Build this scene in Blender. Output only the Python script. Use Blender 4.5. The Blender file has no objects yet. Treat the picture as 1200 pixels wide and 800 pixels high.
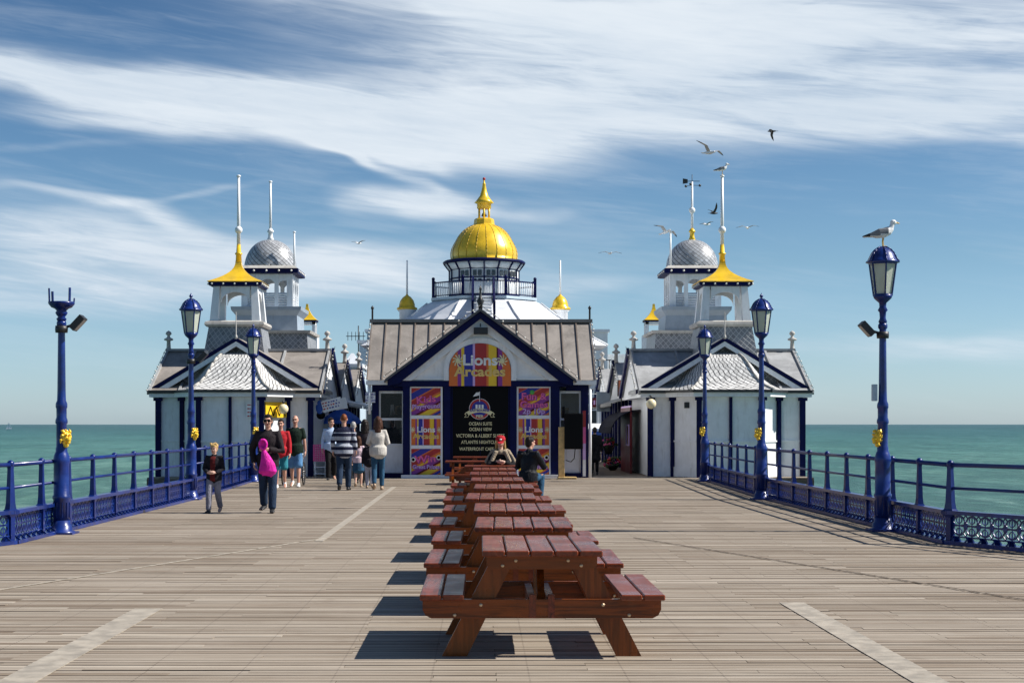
import bpy, bmesh, math, random
from mathutils import Vector, Matrix, noise
random.seed(7)
R = math.radians
sc = bpy.context.scene
COL = sc.collection
EYE = 1.6; F = 1850.0; CX = 563.0; HY = 497.0
def PX(px, Y): return (px-CX)*Y/F
def PZ(py, Y): return EYE-(py-HY)*Y/F

# ---------------------------------------------------------------- mesh builder
class MB:
    def __init__(s): s.v=[]; s.f=[]; s.m=[]; s.r=[]; s.sm=[]; s.uv=[]
    def add(s, vs, fs, mi=0, smooth=False, uvs=None, rnd=None):
        o=len(s.v); s.v+= [tuple(v) for v in vs]
        if rnd is None: rnd=random.random()
        for i,f in enumerate(fs):
            s.f.append([a+o for a in f]); s.m.append(mi); s.r.append(rnd); s.sm.append(smooth)
            s.uv.append(uvs[i] if uvs else None)
        return s
    def box(s, x0,x1,y0,y1,z0,z1, mi=0, rnd=None):
        v=[(x0,y0,z0),(x1,y0,z0),(x1,y1,z0),(x0,y1,z0),(x0,y0,z1),(x1,y0,z1),(x1,y1,z1),(x0,y1,z1)]
        return s.add(v,[(0,3,2,1),(4,5,6,7),(0,1,5,4),(1,2,6,5),(2,3,7,6),(3,0,4,7)],mi,rnd=rnd)
    def bbox(s, x0,x1,y0,y1,z0,z1, b=.006, mi=0):      # box with chamfered long edges (all 12)
        xs=(x0,x1); ys=(y0,y1); zs=(z0,z1)
        vs=[];
        for i in (0,1):
            for j in (0,1):
                for k in (0,1):
                    dx=b if i==0 else -b; dy=b if j==0 else -b; dz=b if k==0 else -b
                    vs+=[(xs[i],ys[j]+dy,zs[k]+dz),(xs[i]+dx,ys[j],zs[k]+dz),(xs[i]+dx,ys[j]+dy,zs[k])]
        bm=bmesh.new()
        for v in vs: bm.verts.new(v)
        r=bmesh.ops.convex_hull(bm,input=bm.verts)
        bm.verts.index_update(); bm.normal_update()
        V=[v.co[:] for v in bm.verts]; Fs=[[v.index for v in f.verts] for f in bm.faces]
        bm.free()
        return s.add(V,Fs,mi)
    def obox(s, p0, p1, w, h, mi=0, up=(0,0,1)):         # oriented bar from p0 to p1
        p0=Vector(p0); p1=Vector(p1); d=(p1-p0).normalized(); up=Vector(up)
        sx=d.cross(up)
        if sx.length<1e-4: sx=d.cross(Vector((0,1,0)))
        sx.normalize(); uz=sx.cross(d).normalized()
        v=[]
        for p in (p0,p1):
            for a,b in ((-1,-1),(1,-1),(1,1),(-1,1)): v.append(p+sx*a*w/2+uz*b*h/2)
        return s.add(v,[(0,3,2,1),(4,5,6,7),(0,1,5,4),(1,2,6,5),(2,3,7,6),(3,0,4,7)],mi)
    def prism(s, pts, y0, y1, mi=0, axis='y', smooth=False):   # 2D polygon (x,z) extruded along y ; axis 'z': (x,y) along z ; 'x': (y,z) along x
        n=len(pts)
        def mk(p,t):
            return (p[0],t,p[1]) if axis=='y' else ((p[0],p[1],t) if axis=='z' else (t,p[0],p[1]))
        v=[mk(p,y0) for p in pts]+[mk(p,y1) for p in pts]
        fs=[tuple(range(n)),tuple(range(2*n-1,n-1,-1))]+[(i,i+n,(i+1)%n+n,(i+1)%n) for i in range(n)]
        return s.add(v,fs,mi,smooth)
    def slab(s, a,b,c,d, t, mi=0):                       # thick plate, quad a b c d, thickness t along normal (down)
        a,b,c,d=map(Vector,(a,b,c,d)); n=(b-a).cross(d-a).normalized()*t
        v=[a,b,c,d,a-n,b-n,c-n,d-n]
        return s.add(v,[(0,1,2,3),(7,6,5,4),(0,4,5,1),(1,5,6,2),(2,6,7,3),(3,7,4,0)],mi)
    def tube(s, p0, p1, r0, r1=None, n=10, mi=0, smooth=True, cap=True):
        if r1 is None: r1=r0
        p0=Vector(p0); p1=Vector(p1); d=(p1-p0).normalized()
        q=d.to_track_quat('Z','Y'); v=[]
        for p,r in ((p0,r0),(p1,r1)):
            for i in range(n):
                a=2*math.pi*i/n; v.append(p+q@Vector((r*math.cos(a),r*math.sin(a),0)))
        s.add(v,[(i,(i+1)%n,(i+1)%n+n,i+n) for i in range(n)],mi,smooth)
        if cap:
            o=len(s.v)-2*n
            for f in (list(range(n-1,-1,-1)),list(range(n,2*n))):
                s.f.append([a+o for a in f]); s.m.append(mi); s.r.append(.5); s.sm.append(False); s.uv.append(None)
        return s
    def path(s, pts, r, n=8, mi=0):
        for a,b in zip(pts[:-1],pts[1:]): s.tube(a,b,r,r,n,mi)
        return s
    def lathe(s, prof, c=(0,0,0), n=24, mi=0, smooth=True, rot=0, tilt=None, sx=1, sy=1):
        c=Vector(c); v=[]; L=[0]
        for i in range(1,len(prof)): L.append(L[-1]+math.hypot(prof[i][0]-prof[i-1][0],prof[i][1]-prof[i-1][1]))
        for (r,z) in prof:
            for i in range(n):
                a=2*math.pi*(i+rot)/n
                p=Vector((r*math.cos(a)*sx,r*math.sin(a)*sy,z))
                if tilt: p=tilt@p
                v.append(c+p)
        fs=[];uv=[]
        for k in range(len(prof)-1):
            for i in range(n):
                j=(i+1)%n; fs.append((k*n+i,k*n+j,(k+1)*n+j,(k+1)*n+i))
                uv.append([(i/n,L[k]),((i+1)/n,L[k]),((i+1)/n,L[k+1]),(i/n,L[k+1])])
        s.add(v,fs,mi,smooth,uv)
        o=len(s.v)-len(v)
        for k,rev in ((0,True),(len(prof)-1,False)):
            if prof[k][0]>1e-4:
                f=[o+k*n+i for i in range(n)]
                if rev: f.reverse()
                s.f.append(f); s.m.append(mi); s.r.append(.5); s.sm.append(False); s.uv.append(None)
        return s
    def ball(s, c, r, n=12, mi=0, sc_=(1,1,1), q=None):
        prof=[(max(1e-5,r*math.sin(math.pi*k/ (n//2+1))),-r*math.cos(math.pi*k/(n//2+1))) for k in range(n//2+2)]
        M=Matrix.Diagonal(Vector(sc_)).to_4x4()
        if q: M=q.to_matrix().to_4x4()@M
        return s.lathe(prof,c,n,mi,True,tilt=M.to_3x3())
    def loft(s, rings, mi=0, smooth=True, cap=True, closed=True):
        n=len(rings[0]); v=[p for r in rings for p in r]; fs=[];uv=[]
        U=[0]
        for i in range(n): U.append(U[-1]+(Vector(rings[0][(i+1)%n])-Vector(rings[0][i])).length)
        Lz=[0]
        for k in range(1,len(rings)): Lz.append(Lz[-1]+(Vector(rings[k][n//2])-Vector(rings[k-1][n//2])).length)
        for k in range(len(rings)-1):
            for i in range(n if closed else n-1):
                j=(i+1)%n
                fs.append((k*n+i,k*n+j,(k+1)*n+j,(k+1)*n+i))
                uv.append([(U[i],Lz[k]),(U[i+1],Lz[k]),(U[i+1],Lz[k+1]),(U[i],Lz[k+1])])
        s.add(v,fs,mi,smooth,uv)
        if cap:
            o=len(s.v)-len(v)
            for f in ([o+i for i in range(n-1,-1,-1)],[o+(len(rings)-1)*n+i for i in range(n)]):
                s.f.append(f); s.m.append(mi); s.r.append(.5); s.sm.append(False); s.uv.append(None)
        return s
    def limb(s, pts, rad, n=12, mi=0, front=(0,-1,0)):   # tapered elliptical tube through points; rad = r or (rx, ry)
        P=[Vector(p) for p in pts]; rings=[]
        for i,p in enumerate(P):
            d=(P[min(i+1,len(P)-1)]-P[max(i-1,0)]).normalized()
            fr=Vector(front); fr=(fr-d*fr.dot(d))
            if fr.length<.05: fr=Vector((0,0,1))-d*d.z
            fr.normalize(); sd=d.cross(fr)
            rx,ry=rad[i] if isinstance(rad[i],(tuple,list)) else (rad[i],rad[i])
            rings.append([p+sd*rx*math.cos(2*math.pi*k/n)+fr*ry*math.sin(2*math.pi*k/n) for k in range(n)])
        a=P[0]; b=P[-1]; 
        r0=[a.lerp(Vector(q),.55)-(P[1]-P[0]).normalized()*(Vector(q)-a).length*.5 for q in rings[0]]
        r1=[b.lerp(Vector(q),.55)+(P[-1]-P[-2]).normalized()*(Vector(q)-b).length*.5 for q in rings[-1]]
        return s.loft([r0]+rings+[r1],mi)
    def mesh(s, name, mats, origin=(0,0,0), recalc=True):
        me=bpy.data.meshes.new(name); o=Vector(origin)
        me.from_pydata([(v[0]-o.x,v[1]-o.y,v[2]-o.z) for v in s.v],[],s.f)
        for m in (mats if isinstance(mats,(list,tuple)) else [mats]): me.materials.append(m)
        me.polygons.foreach_set('material_index',s.m)
        me.polygons.foreach_set('use_smooth',s.sm)
        at=me.attributes.new('rnd','FLOAT','FACE'); at.data.foreach_set('value',s.r)
        ul=me.uv_layers.new(name='UVMap').data
        for i,p in enumerate(me.polygons):
            u=s.uv[i]
            if u:
                for k,li in enumerate(p.loop_indices): ul[li].uv=u[k]
            else:
                n=p.normal
                if abs(n.z)>.95: t=Vector((1,0,0)); b=Vector((0,1,0))
                else:
                    t=Vector((0,0,1)).cross(n).normalized()
                    if t.x<-.01 or (abs(t.x)<=.01 and t.y<0): t=-t
                    b=n.cross(t)
                    if b.z<0: b=-b
                for li in p.loop_indices:
                    c=me.vertices[me.loops[li].vertex_index].co+o
                    ul[li].uv=(c.dot(t),c.dot(b))
        if recalc:
            bm=bmesh.new(); bm.from_mesh(me); bmesh.ops.recalc_face_normals(bm,faces=bm.faces); bm.to_mesh(me); bm.free()
        return me
    def build(s, name, mats, parent=None, loc=None):
        if loc is not None: origin=(0,0,0)
        elif parent is not None: origin=parent.get('_o',(0,0,0))
        else: origin=(0,0,0)
        me=s.mesh(name,mats,origin)
        ob=bpy.data.objects.new(name,me); COL.objects.link(ob)
        if parent is not None:
            ob.parent=parent; ob['_o']=tuple(origin)
        if loc is not None: ob.location=loc
        return ob
def tag(o,label=None,cat=None,group=None,kind=None):
    if label: o['label']=label
    if cat: o['category']=cat
    if group: o['group']=group
    if kind: o['kind']=kind
    return o
def thing(name,label,cat,loc=(0,0,0),rz=0,group=None,world=False):
    o=bpy.data.objects.new(name,None); COL.objects.link(o); o.empty_display_size=.2
    o.location=loc; o.rotation_euler=(0,0,rz)
    if world: o['_o']=tuple(loc)
    return tag(o,label,cat,group)
def copy_tree(o,parent=None):
    c=o.copy(); COL.objects.link(c); c.parent=parent
    for ch in list(o.children): copy_tree(ch,c)
    return c
def remesh(mb,name,mats,parent,voxel=.01,smooth=4,assign=None,origin=None):
    me=mb.mesh('tmp',mats); tmp=bpy.data.objects.new('tmp',me); COL.objects.link(tmp)
    m=tmp.modifiers.new('r','REMESH'); m.mode='VOXEL'; m.voxel_size=voxel; m.use_smooth_shade=True
    if smooth:
        k=tmp.modifiers.new('s','SMOOTH'); k.factor=.5; k.iterations=smooth
    dg=bpy.context.evaluated_depsgraph_get()
    nm=bpy.data.meshes.new_from_object(tmp.evaluated_get(dg)); nm.name=name
    bpy.data.objects.remove(tmp); bpy.data.meshes.remove(me)
    nm.materials.clear()
    for q in (mats if isinstance(mats,(list,tuple)) else [mats]): nm.materials.append(q)
    for p in nm.polygons:
        p.use_smooth=True; p.material_index=assign(p.center) if assign else 0
    ob=bpy.data.objects.new(name,nm); COL.objects.link(ob)
    if parent is not None: ob.parent=parent
    return ob
def text_mesh(txt,size,mat,name,parent,loc,rot=(math.pi/2,0,0),align='CENTER',ext=.004,xs=1.0,bold=0.0,shear=0,space=1.0):
    cu=bpy.data.curves.new('t','FONT'); cu.body=txt; cu.size=size; cu.align_x=align; cu.align_y='CENTER'
    cu.extrude=ext; cu.offset=bold; cu.shear=shear; cu.space_line=space; cu.resolution_u=3
    t=bpy.data.objects.new('t',cu); COL.objects.link(t)
    dg=bpy.context.evaluated_depsgraph_get()
    me=bpy.data.meshes.new_from_object(t.evaluated_get(dg)); bpy.data.objects.remove(t); bpy.data.curves.remove(cu)
    me.name=name; me.materials.clear(); me.materials.append(mat)
    M=Matrix.Diagonal((xs,1,1,1)); me.transform(M)
    ob=bpy.data.objects.new(name,me); COL.objects.link(ob); ob.parent=parent
    o=Vector(parent.get('_o',(0,0,0))) if parent is not None else Vector()
    ob.location=Vector(loc)-o; ob.rotation_euler=rot
    return ob

# ---------------------------------------------------------------- materials
class NT:
    def __init__(s,nt): s.nt=nt; s.n=nt.nodes; s.l=nt.links
    def new(s,t,**kw):
        n=s.n.new(t)
        for k,v in kw.items(): setattr(n,k,v)
        return n
    def put(s,sock,v):
        if v is None: return
        if hasattr(v,'is_output') or isinstance(v,bpy.types.NodeSocket): s.l.new(v,sock)
        else: sock.default_value=v
    def math(s,op,a,b=None,c=None,clamp=False):
        n=s.new('ShaderNodeMath',operation=op); n.use_clamp=clamp
        s.put(n.inputs[0],a); s.put(n.inputs[1],b); s.put(n.inputs[2],c); return n.outputs[0]
    def mix(s,f,a,b,mode='MIX'):
        n=s.new('ShaderNodeMix',data_type='RGBA',blend_type=mode); n.clamp_factor=True
        s.put(n.inputs[0],f); s.put(n.inputs[6],a); s.put(n.inputs[7],b); return n.outputs[2]
    def noise(s,vec=None,scale=5,detail=4,rough=.5,dist=0):
        n=s.new('ShaderNodeTexNoise'); s.put(n.inputs['Vector'],vec); n.inputs['Scale'].default_value=scale
        n.inputs['Detail'].default_value=detail; n.inputs['Roughness'].default_value=rough; n.inputs['Distortion'].default_value=dist
        return n.outputs['Fac']
    def map(s,vec,sc=(1,1,1),loc=(0,0,0),rot=(0,0,0)):
        n=s.new('ShaderNodeMapping'); s.put(n.inputs[0],vec); n.inputs['Scale'].default_value=sc
        n.inputs['Location'].default_value=loc; n.inputs['Rotation'].default_value=rot; return n.outputs[0]
    def ramp(s,f,stops,interp='LINEAR'):
        n=s.new('ShaderNodeValToRGB'); s.put(n.inputs[0],f); cr=n.color_ramp; cr.interpolation=interp
        while len(cr.elements)<len(stops): cr.elements.new(.5)
        for e,(p,c) in zip(cr.elements,stops):
            e.position=p; e.color=c if len(c)==4 else (*c,1)
        return n.outputs[0]
    def rng(s,v,a,b,c=0,d=1,smooth=True):
        n=s.new('ShaderNodeMapRange'); n.interpolation_type='SMOOTHSTEP' if smooth else 'LINEAR'
        s.put(n.inputs[0],v)
        for i,x in enumerate((a,b,c,d)): n.inputs[i+1].default_value=x
        return n.outputs[0]
    def sep(s,v):
        n=s.new('ShaderNodeSeparateXYZ'); s.put(n.inputs[0],v); return n.outputs
    def comb(s,x,y,z):
        n=s.new('ShaderNodeCombineXYZ'); s.put(n.inputs[0],x); s.put(n.inputs[1],y); s.put(n.inputs[2],z); return n.outputs[0]
    def bump(s,h,st=.3,dist=.01):
        n=s.new('ShaderNodeBump'); s.put(n.inputs['Height'],h); n.inputs['Strength'].default_value=st; n.inputs['Distance'].default_value=dist
        return n.outputs[0]
def material(name):
    m=bpy.data.materials.new(name); m.use_nodes=True; nt=m.node_tree
    b=nt.nodes['Principled BSDF']; return m,NT(nt),b
def c4(c): return (*c,1) if len(c)==3 else c
def mul(c,k): return tuple(x*k for x in c[:3])
def paint(name,col,rough=.45,metal=0,var=.12,scale=3,dirt=.0,dirtcol=(.12,.09,.06),bump=.15,bscale=40,coat=0,spec=.5):
    m,t,b=material(name); tc=t.new('ShaderNodeTexCoord'); ob=tc.outputs['Object']
    n1=t.noise(ob,scale,6,.6)
    c=t.mix(t.rng(n1,.3,.7),c4(mul(col,1-var)),c4(mul(col,1+var)))
    if dirt>0:
        n2=t.noise(t.map(ob,(3,3,.6)),2.5,8,.7)
        c=t.mix(t.math('MULTIPLY',t.rng(n2,.5,.75),dirt),c,c4(dirtcol))
    t.put(b.inputs['Base Color'],c)
    t.put(b.inputs['Roughness'],t.rng(n1,0,1,max(.02,rough-.1),rough+.1))
    b.inputs['Metallic'].default_value=metal
    if coat: b.inputs['Coat Weight'].default_value=coat; b.inputs['Coat Roughness'].default_value=.1
    if bump: t.put(b.inputs['Normal'],t.bump(t.noise(ob,bscale,3,.6),bump,.004))
    b.inputs['Specular IOR Level'].default_value=spec
    return m
def cloth(name,col,rough=.85,var=.18,fold=.6,stripes=None):
    m,t,b=material(name); ob=t.new('ShaderNodeTexCoord').outputs['Object']
    n1=t.noise(ob,9,4,.6)
    base=c4(col)
    if stripes:
        z=t.sep(ob)[2]; fr=t.math('FRACT',t.math('MULTIPLY',t.math('SUBTRACT',z,stripes[1]),1/stripes[0]))
        k=t.math('GREATER_THAN',fr,.45)
        k=t.math('MULTIPLY',k,t.math('LESS_THAN',z,stripes[3]))
        base=t.mix(k,c4(col),c4(stripes[2]))
    c=t.mix(t.rng(n1,.25,.75),t.mix(1.0,base,(1-var,1-var,1-var,1),'MULTIPLY'),t.mix(1.0,base,(1+var,1+var,1+var,1),'MULTIPLY'))
    t.put(b.inputs['Base Color'],c); b.inputs['Roughness'].default_value=rough
    b.inputs['Sheen Weight'].default_value=.0; b.inputs['Specular IOR Level'].default_value=.2
    h=t.math('ADD',t.noise(t.map(ob,(14,14,5)),1.3,3,.6,1.5),t.math('MULTIPLY',t.noise(ob,120,2,.5),.05))
    t.put(b.inputs['Normal'],t.bump(h,fold,.03))
    return m
WHITE=paint('white_paint',(.80,.82,.84),.5,var=.05,dirt=.35,dirtcol=(.35,.32,.28))
CREAM=paint('cream_board',(.78,.76,.7),.55,var=.05,dirt=.4,dirtcol=(.4,.34,.27))
WROOF=paint('white_roof_membrane',(.78,.8,.84),.4,var=.04,dirt=.3,dirtcol=(.4,.4,.4))
NAVY=paint('navy_paint',(.0015,.004,.055),.5,var=.25,bump=.2,spec=.15)
RAILBLUE=paint('rail_blue_paint',(.004,.023,.16),.34,var=.35,bump=.5,bscale=26,coat=.25,dirt=.35,dirtcol=(.05,.03,.03),spec=.4)
GREYBLUE=paint('grey_blue_paint',(.30,.36,.43),.5,var=.08,dirt=.2)
PALEBLUE=paint('pale_blue_render',(.42,.52,.6),.6,var=.05,dirt=.2)
STONE=paint('stone_ledge',(.46,.44,.41),.7,var=.15,dirt=.4)
DARK=paint('dark_iron',(.02,.021,.024),.45)
BLACK=paint('black_board',(.003,.003,.004),.4,bump=0,spec=.1)
INT=paint('dark_interior',(.03,.03,.035),.8)
GOLDP=paint('yellow_gilt',(.87,.55,.025),.33,metal=.18,var=.12,dirt=.35,dirtcol=(.5,.3,.03),coat=.35,bump=.08)
POLE=paint('pole_white',(.8,.82,.84),.4,var=.03,bump=0)
GOLDL=paint('gilt_letter',(.75,.5,.16),.35,metal=.4,bump=0)
TXTW=paint('letter_white',(.8,.8,.78),.4,bump=0)
TXTC=paint('letter_cream',(.78,.72,.42),.4,bump=0)
RED=paint('sign_red',(.42,.02,.02),.4,var=.05,bump=0); ORANGE=paint('sign_orange',(.72,.16,.02),.4,var=.05,bump=0)
YEL=paint('sign_yellow',(.85,.55,.02),.4,var=.05,bump=0); SBLUE=paint('sign_blue',(.015,.02,.3),.4,var=.05,bump=0)
PURP=paint('sign_purple',(.25,.03,.28),.4,var=.05,bump=0); PINK=paint('sign_pink',(.8,.12,.35),.4,bump=0)
GREEN=paint('sign_green',(.08,.45,.08),.4,bump=0); LILAC=paint('sign_lilac',(.6,.4,.75),.4,bump=0)
MAROON=paint('maroon_paint',(.10,.008,.015),.4,spec=.2); BROWNP=paint('brown_sign',(.3,.09,.04),.5,var=.4,scale=6)
POSTWOOD=paint('pale_timber',(.55,.38,.16),.6,var=.2,scale=8)
SKYBLUE=paint('blue_canvas',(.03,.12,.5),.7); WCAN=paint('white_canvas',(.8,.82,.85),.7,var=.03)
RUBBER=paint('black_rubber',(.012,.012,.012),.6); STEEL=paint('steel',(.5,.5,.5),.3,metal=.8)
GLOBE=paint('cream_globe',(.85,.74,.48),.2,bump=0,var=.03)
def lead_mat(name,col,seam=None):
    m,t,b=material(name); tc=t.new('ShaderNodeTexCoord'); ob=tc.outputs['Object']
    n1=t.noise(ob,1.1,8,.65,.6); n2=t.noise(t.map(ob,(4,1.2,1.2)),2.5,8,.7); n3=t.noise(ob,14,4,.6)
    c=t.mix(t.rng(n1,.3,.7),c4(mul(col,.72)),c4(mul(col,1.2)))
    c=t.mix(t.rng(n2,.55,.72,0,.6),c,c4((col[0]*1.5,col[1]*1.5,col[2]*1.55)))
    c=t.mix(t.rng(n3,.58,.75,0,.5),c,c4(mul(col,.45)))
    t.put(b.inputs['Base Color'],c); b.inputs['Roughness'].default_value=.6
    t.put(b.inputs['Normal'],t.bump(t.noise(ob,6,4,.6),.3,.02)); return m
LEAD=lead_mat('weathered_lead',(.262,.235,.212)); LEADG=lead_mat('grey_slate_sheet',(.34,.345,.35))
def slate(name,col,w=.22,gap=(.03,.03,.035),metal=0,rough=.45,uvs=(1,1),both=False,line=.12,bst=.6,mott=.5):
    m,t,b=material(name); uv=t.new('ShaderNodeTexCoord').outputs['UV']; x,y,_=t.sep(uv)
    x=t.math('MULTIPLY',x,uvs[0]/w); y=t.math('MULTIPLY',y,uvs[1]/w)
    a=t.math('ADD',x,y); d=t.math('SUBTRACT',x,y)
    fa=t.math('FRACT',a); fd=t.math('FRACT',d)
    la=t.math('LESS_THAN',fa,line); ld=t.math('LESS_THAN',fd,line)
    ln=t.math('MAXIMUM',la,t.math('MULTIPLY',ld,1.0 if both else .35))
    cell=t.comb(t.math('FLOOR',a),t.math('FLOOR',d),0)
    wn=t.new('ShaderNodeTexWhiteNoise'); wn.noise_dimensions='3D'; t.l.new(cell,wn.inputs[0])
    c=t.mix(wn.outputs['Value'],c4(mul(col,.72)),c4(mul(col,1.2)))
    c=t.mix(t.rng(t.noise(uv,2.0,6,.7),.5,.75,0,.6),c,c4(mul(col,mott)))
    c=t.mix(ln,c,c4(gap))
    t.put(b.inputs['Base Color'],c); b.inputs['Metallic'].default_value=metal; b.inputs['Roughness'].default_value=rough
    h=t.math('SUBTRACT',t.math('ADD',fa,t.math('MULTIPLY',fd,.5)),ln)
    t.put(b.inputs['Normal'],t.bump(h,bst,.012)); return m
SLATE=slate('diamond_slate_pale',(.74,.73,.71),.26,line=.23,bst=.25,mott=.78)
SLATED=slate('diamond_slate_dark',(.2,.21,.23),.2,both=True,gap=(.42,.43,.44),line=.13)
SLATEDOME=slate('dome_slate',(.48,.49,.51),1/14,uvs=(2.0,.42),line=.17,rough=.35,metal=.15)
def glass_mat(name,col,trans=.0,rough=.05,alpha=None):
    m,t,b=material(name); b.inputs['Base Color'].default_value=c4(col); b.inputs['Roughness'].default_value=rough
    b.inputs['Transmission Weight'].default_value=trans; b.inputs['IOR'].default_value=1.45
    if alpha is not None: b.inputs['Alpha'].default_value=alpha
    return m
WINGLASS=glass_mat('window_glass',(.05,.06,.07),0,.04)
CLEARG=glass_mat('shop_glass',(.04,.05,.06),0,.03,.3)
LANTGLASS=glass_mat('lantern_glass',(.72,.76,.66),.35,.25,.8)
LENS=glass_mat('lamp_lens',(.12,.12,.13),0,.1)
def wood_mat(name,col,coat=.3,axis=1):
    m,t,b=material(name); ob=t.new('ShaderNodeTexCoord').outputs['Object']
    at=t.new('ShaderNodeAttribute',attribute_name='rnd').outputs['Fac']
    oi=t.new('ShaderNodeObjectInfo').outputs['Random']
    vec=t.new('ShaderNodeVectorMath',operation='ADD'); t.l.new(ob,vec.inputs[0])
    t.l.new(t.comb(t.math('MULTIPLY',at,7.3),t.math('MULTIPLY',at,3.1),t.math('MULTIPLY',at,9)),vec.inputs[1])
    s=[22,22,22]; s[axis]=1.4
    g=t.noise(t.map(vec.outputs[0],tuple(s)),1.0,6,.65,1.2)
    big=t.noise(vec.outputs[0],2.3,4,.6)
    c=t.mix(t.rng(g,.38,.62),c4(mul(col,.38)),c4(mul(col,1.5)))
    v=t.math('ADD',t.math('MULTIPLY',at,.45),t.math('MULTIPLY',oi,.4))
    c=t.mix(v,c,c4((col[0]*1.35,col[1]*1.7,col[2]*1.6)))
    c=t.mix(t.rng(big,.55,.75,0,.4),c,c4((col[0]*1.2+.05,col[1]*1.5+.06,col[2]*1.5+.05)))
    t.put(b.inputs['Base Color'],c); t.put(b.inputs['Roughness'],t.rng(big,.3,.7,.2,.5))
    b.inputs['Coat Weight'].default_value=coat; b.inputs['Coat Roughness'].default_value=.25; b.inputs['Specular IOR Level'].default_value=.3
    t.put(b.inputs['Normal'],t.bump(g,.35,.004)); return m
TWOOD=wood_mat('stained_timber_y',(.150,.025,.008),.3,1); TWOODX=wood_mat('stained_timber_x',(.165,.034,.004),.15,0); TWOODZ=wood_mat('stained_timber_z',(.165,.034,.004),.15,2)
BOLT=paint('bolt_zinc',(.6,.45,.3),.35,metal=.6)
SKIN=paint('skin',(.52,.28,.2),.5,var=.08,bump=.05); SKINP=paint('skin_pale',(.62,.38,.29),.5,var=.06,bump=.05); LIP=paint('lips',(.35,.09,.08),.45,bump=0)
HBLOND=cloth('hair_blond',(.55,.36,.14),.5,fold=.8); HDARK=cloth('hair_dark',(.018,.012,.01),.45,fold=.8); HBROWN=cloth('hair_brown',(.07,.03,.018),.45,fold=.8)
HGREY=cloth('hair_grey',(.4,.38,.36),.5,fold=.8); HRED=cloth('hair_auburn',(.2,.06,.02),.45,fold=.8)
EYEM=paint('eye_dark',(.02,.015,.012),.2,bump=0)
# ---------------------------------------------------------------- world, sun, camera
SUN_EL=44.0; SUN_AZ=90.5      # azimuth from +Y towards +X
w=bpy.data.worlds.new('World'); sc.world=w; w.use_nodes=True
t=NT(w.node_tree); bg=t.n['Background']
sky=t.new('ShaderNodeTexSky',sky_type='NISHITA'); sky.sun_disc=False
sky.sun_elevation=R(SUN_EL); sky.sun_rotation=R(SUN_AZ); sky.air_density=1.0; sky.dust_density=.4; sky.ozone_density=2.5
d=t.new('ShaderNodeTexCoord').outputs['Generated']; dx,dy,dz=t.sep(d)
az=t.math('MULTIPLY',t.math('ARCTAN2',dx,dy),1850/1000.); el=t.math('MULTIPLY',t.math('ARCSINE',dz),1850/1000.)   # in thousands of photo pixels
P0=t.comb(az,el,0)
wn=t.noise(t.map(P0,(1.6,4.2,1)),1.4,3,.5); wn2=t.noise(t.map(P0,(2.2,5,1),(5,3,0)),1.6,3,.5)
wa=t.math('ADD',az,t.math('MULTIPLY',t.math('SUBTRACT',wn2,.5),.30))
we=t.math('ADD',el,t.math('MULTIPLY',t.math('SUBTRACT',wn,.5),.10))
blobs=[ # px, py, half width, half height, tilt deg (down to the right +), amount
 (860,30,560,62,2,.85),(900,120,470,60,2,1.05),(100,105,330,30,8,.95),(300,140,330,26,9,.9),(150,160,170,14,5,.6),(560,150,300,30,3,.8),
 (400,185,130,7,17,.75),(420,4,330,22,6,.6),(1130,150,220,34,2,.7),(60,190,110,8,-8,.35),
 (512,240,85,18,3,1.25),(470,190,60,7,14,.35),(120,258,170,9,8,.55),(230,240,130,7,-9,.4),(130,305,300,36,3,.78),(400,310,210,30,0,.72),(60,345,260,26,0,.6),(520,340,200,24,0,.4),
 (680,330,110,14,-6,.22),(1130,410,280,20,0,.55),(760,470,500,26,0,.22),(250,470,400,24,0,.22),(900,60,260,30,-2,.3),(1200,190,70,8,0,.35)]
acc=None
for (bx,by,hw,hh,tl,am) in blobs:
    u=t.math('SUBTRACT',wa,(bx-CX)/1000.); v=t.math('SUBTRACT',we,(HY-by)/1000.)
    c_,s_=math.cos(R(tl)),math.sin(R(tl))
    uu=t.math('SUBTRACT',t.math('MULTIPLY',u,c_*1000/hw),t.math('MULTIPLY',v,s_*1000/hw))
    vv=t.math('ADD',t.math('MULTIPLY',u,s_*1000/hh),t.math('MULTIPLY',v,c_*1000/hh))
    r2=t.math('ADD',t.math('MULTIPLY',uu,uu),t.math('MULTIPLY',vv,vv))
    g=t.math('MULTIPLY',t.math('EXPONENT',t.math('MULTIPLY',r2,-1.1)),am)
    acc=g if acc is None else t.math('ADD',acc,g)
rotm=t.map(P0,(1,1,1),(0,0,0),(0,0,R(7)))
st=t.noise(t.map(rotm,(2.2,20,1)),1.6,9,.62,.8); st2=t.noise(t.map(rotm,(5,46,1),(2,7,0)),1.5,8,.65,1.2); sl=t.noise(t.map(rotm,(1.3,8,1),(9,1,0)),1.3,4,.55,.6)
nz=t.math('ADD',t.math('ADD',t.math('MULTIPLY',st,.55),t.math('MULTIPLY',st2,.3)),t.math('MULTIPLY',sl,.65))  # mean .75
dn=t.math('MULTIPLY',acc,t.rng(nz,.45,1.0,.45,1.25))
dens=t.math('MULTIPLY',t.rng(dn,.04,1.0,0,1),.97)
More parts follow.
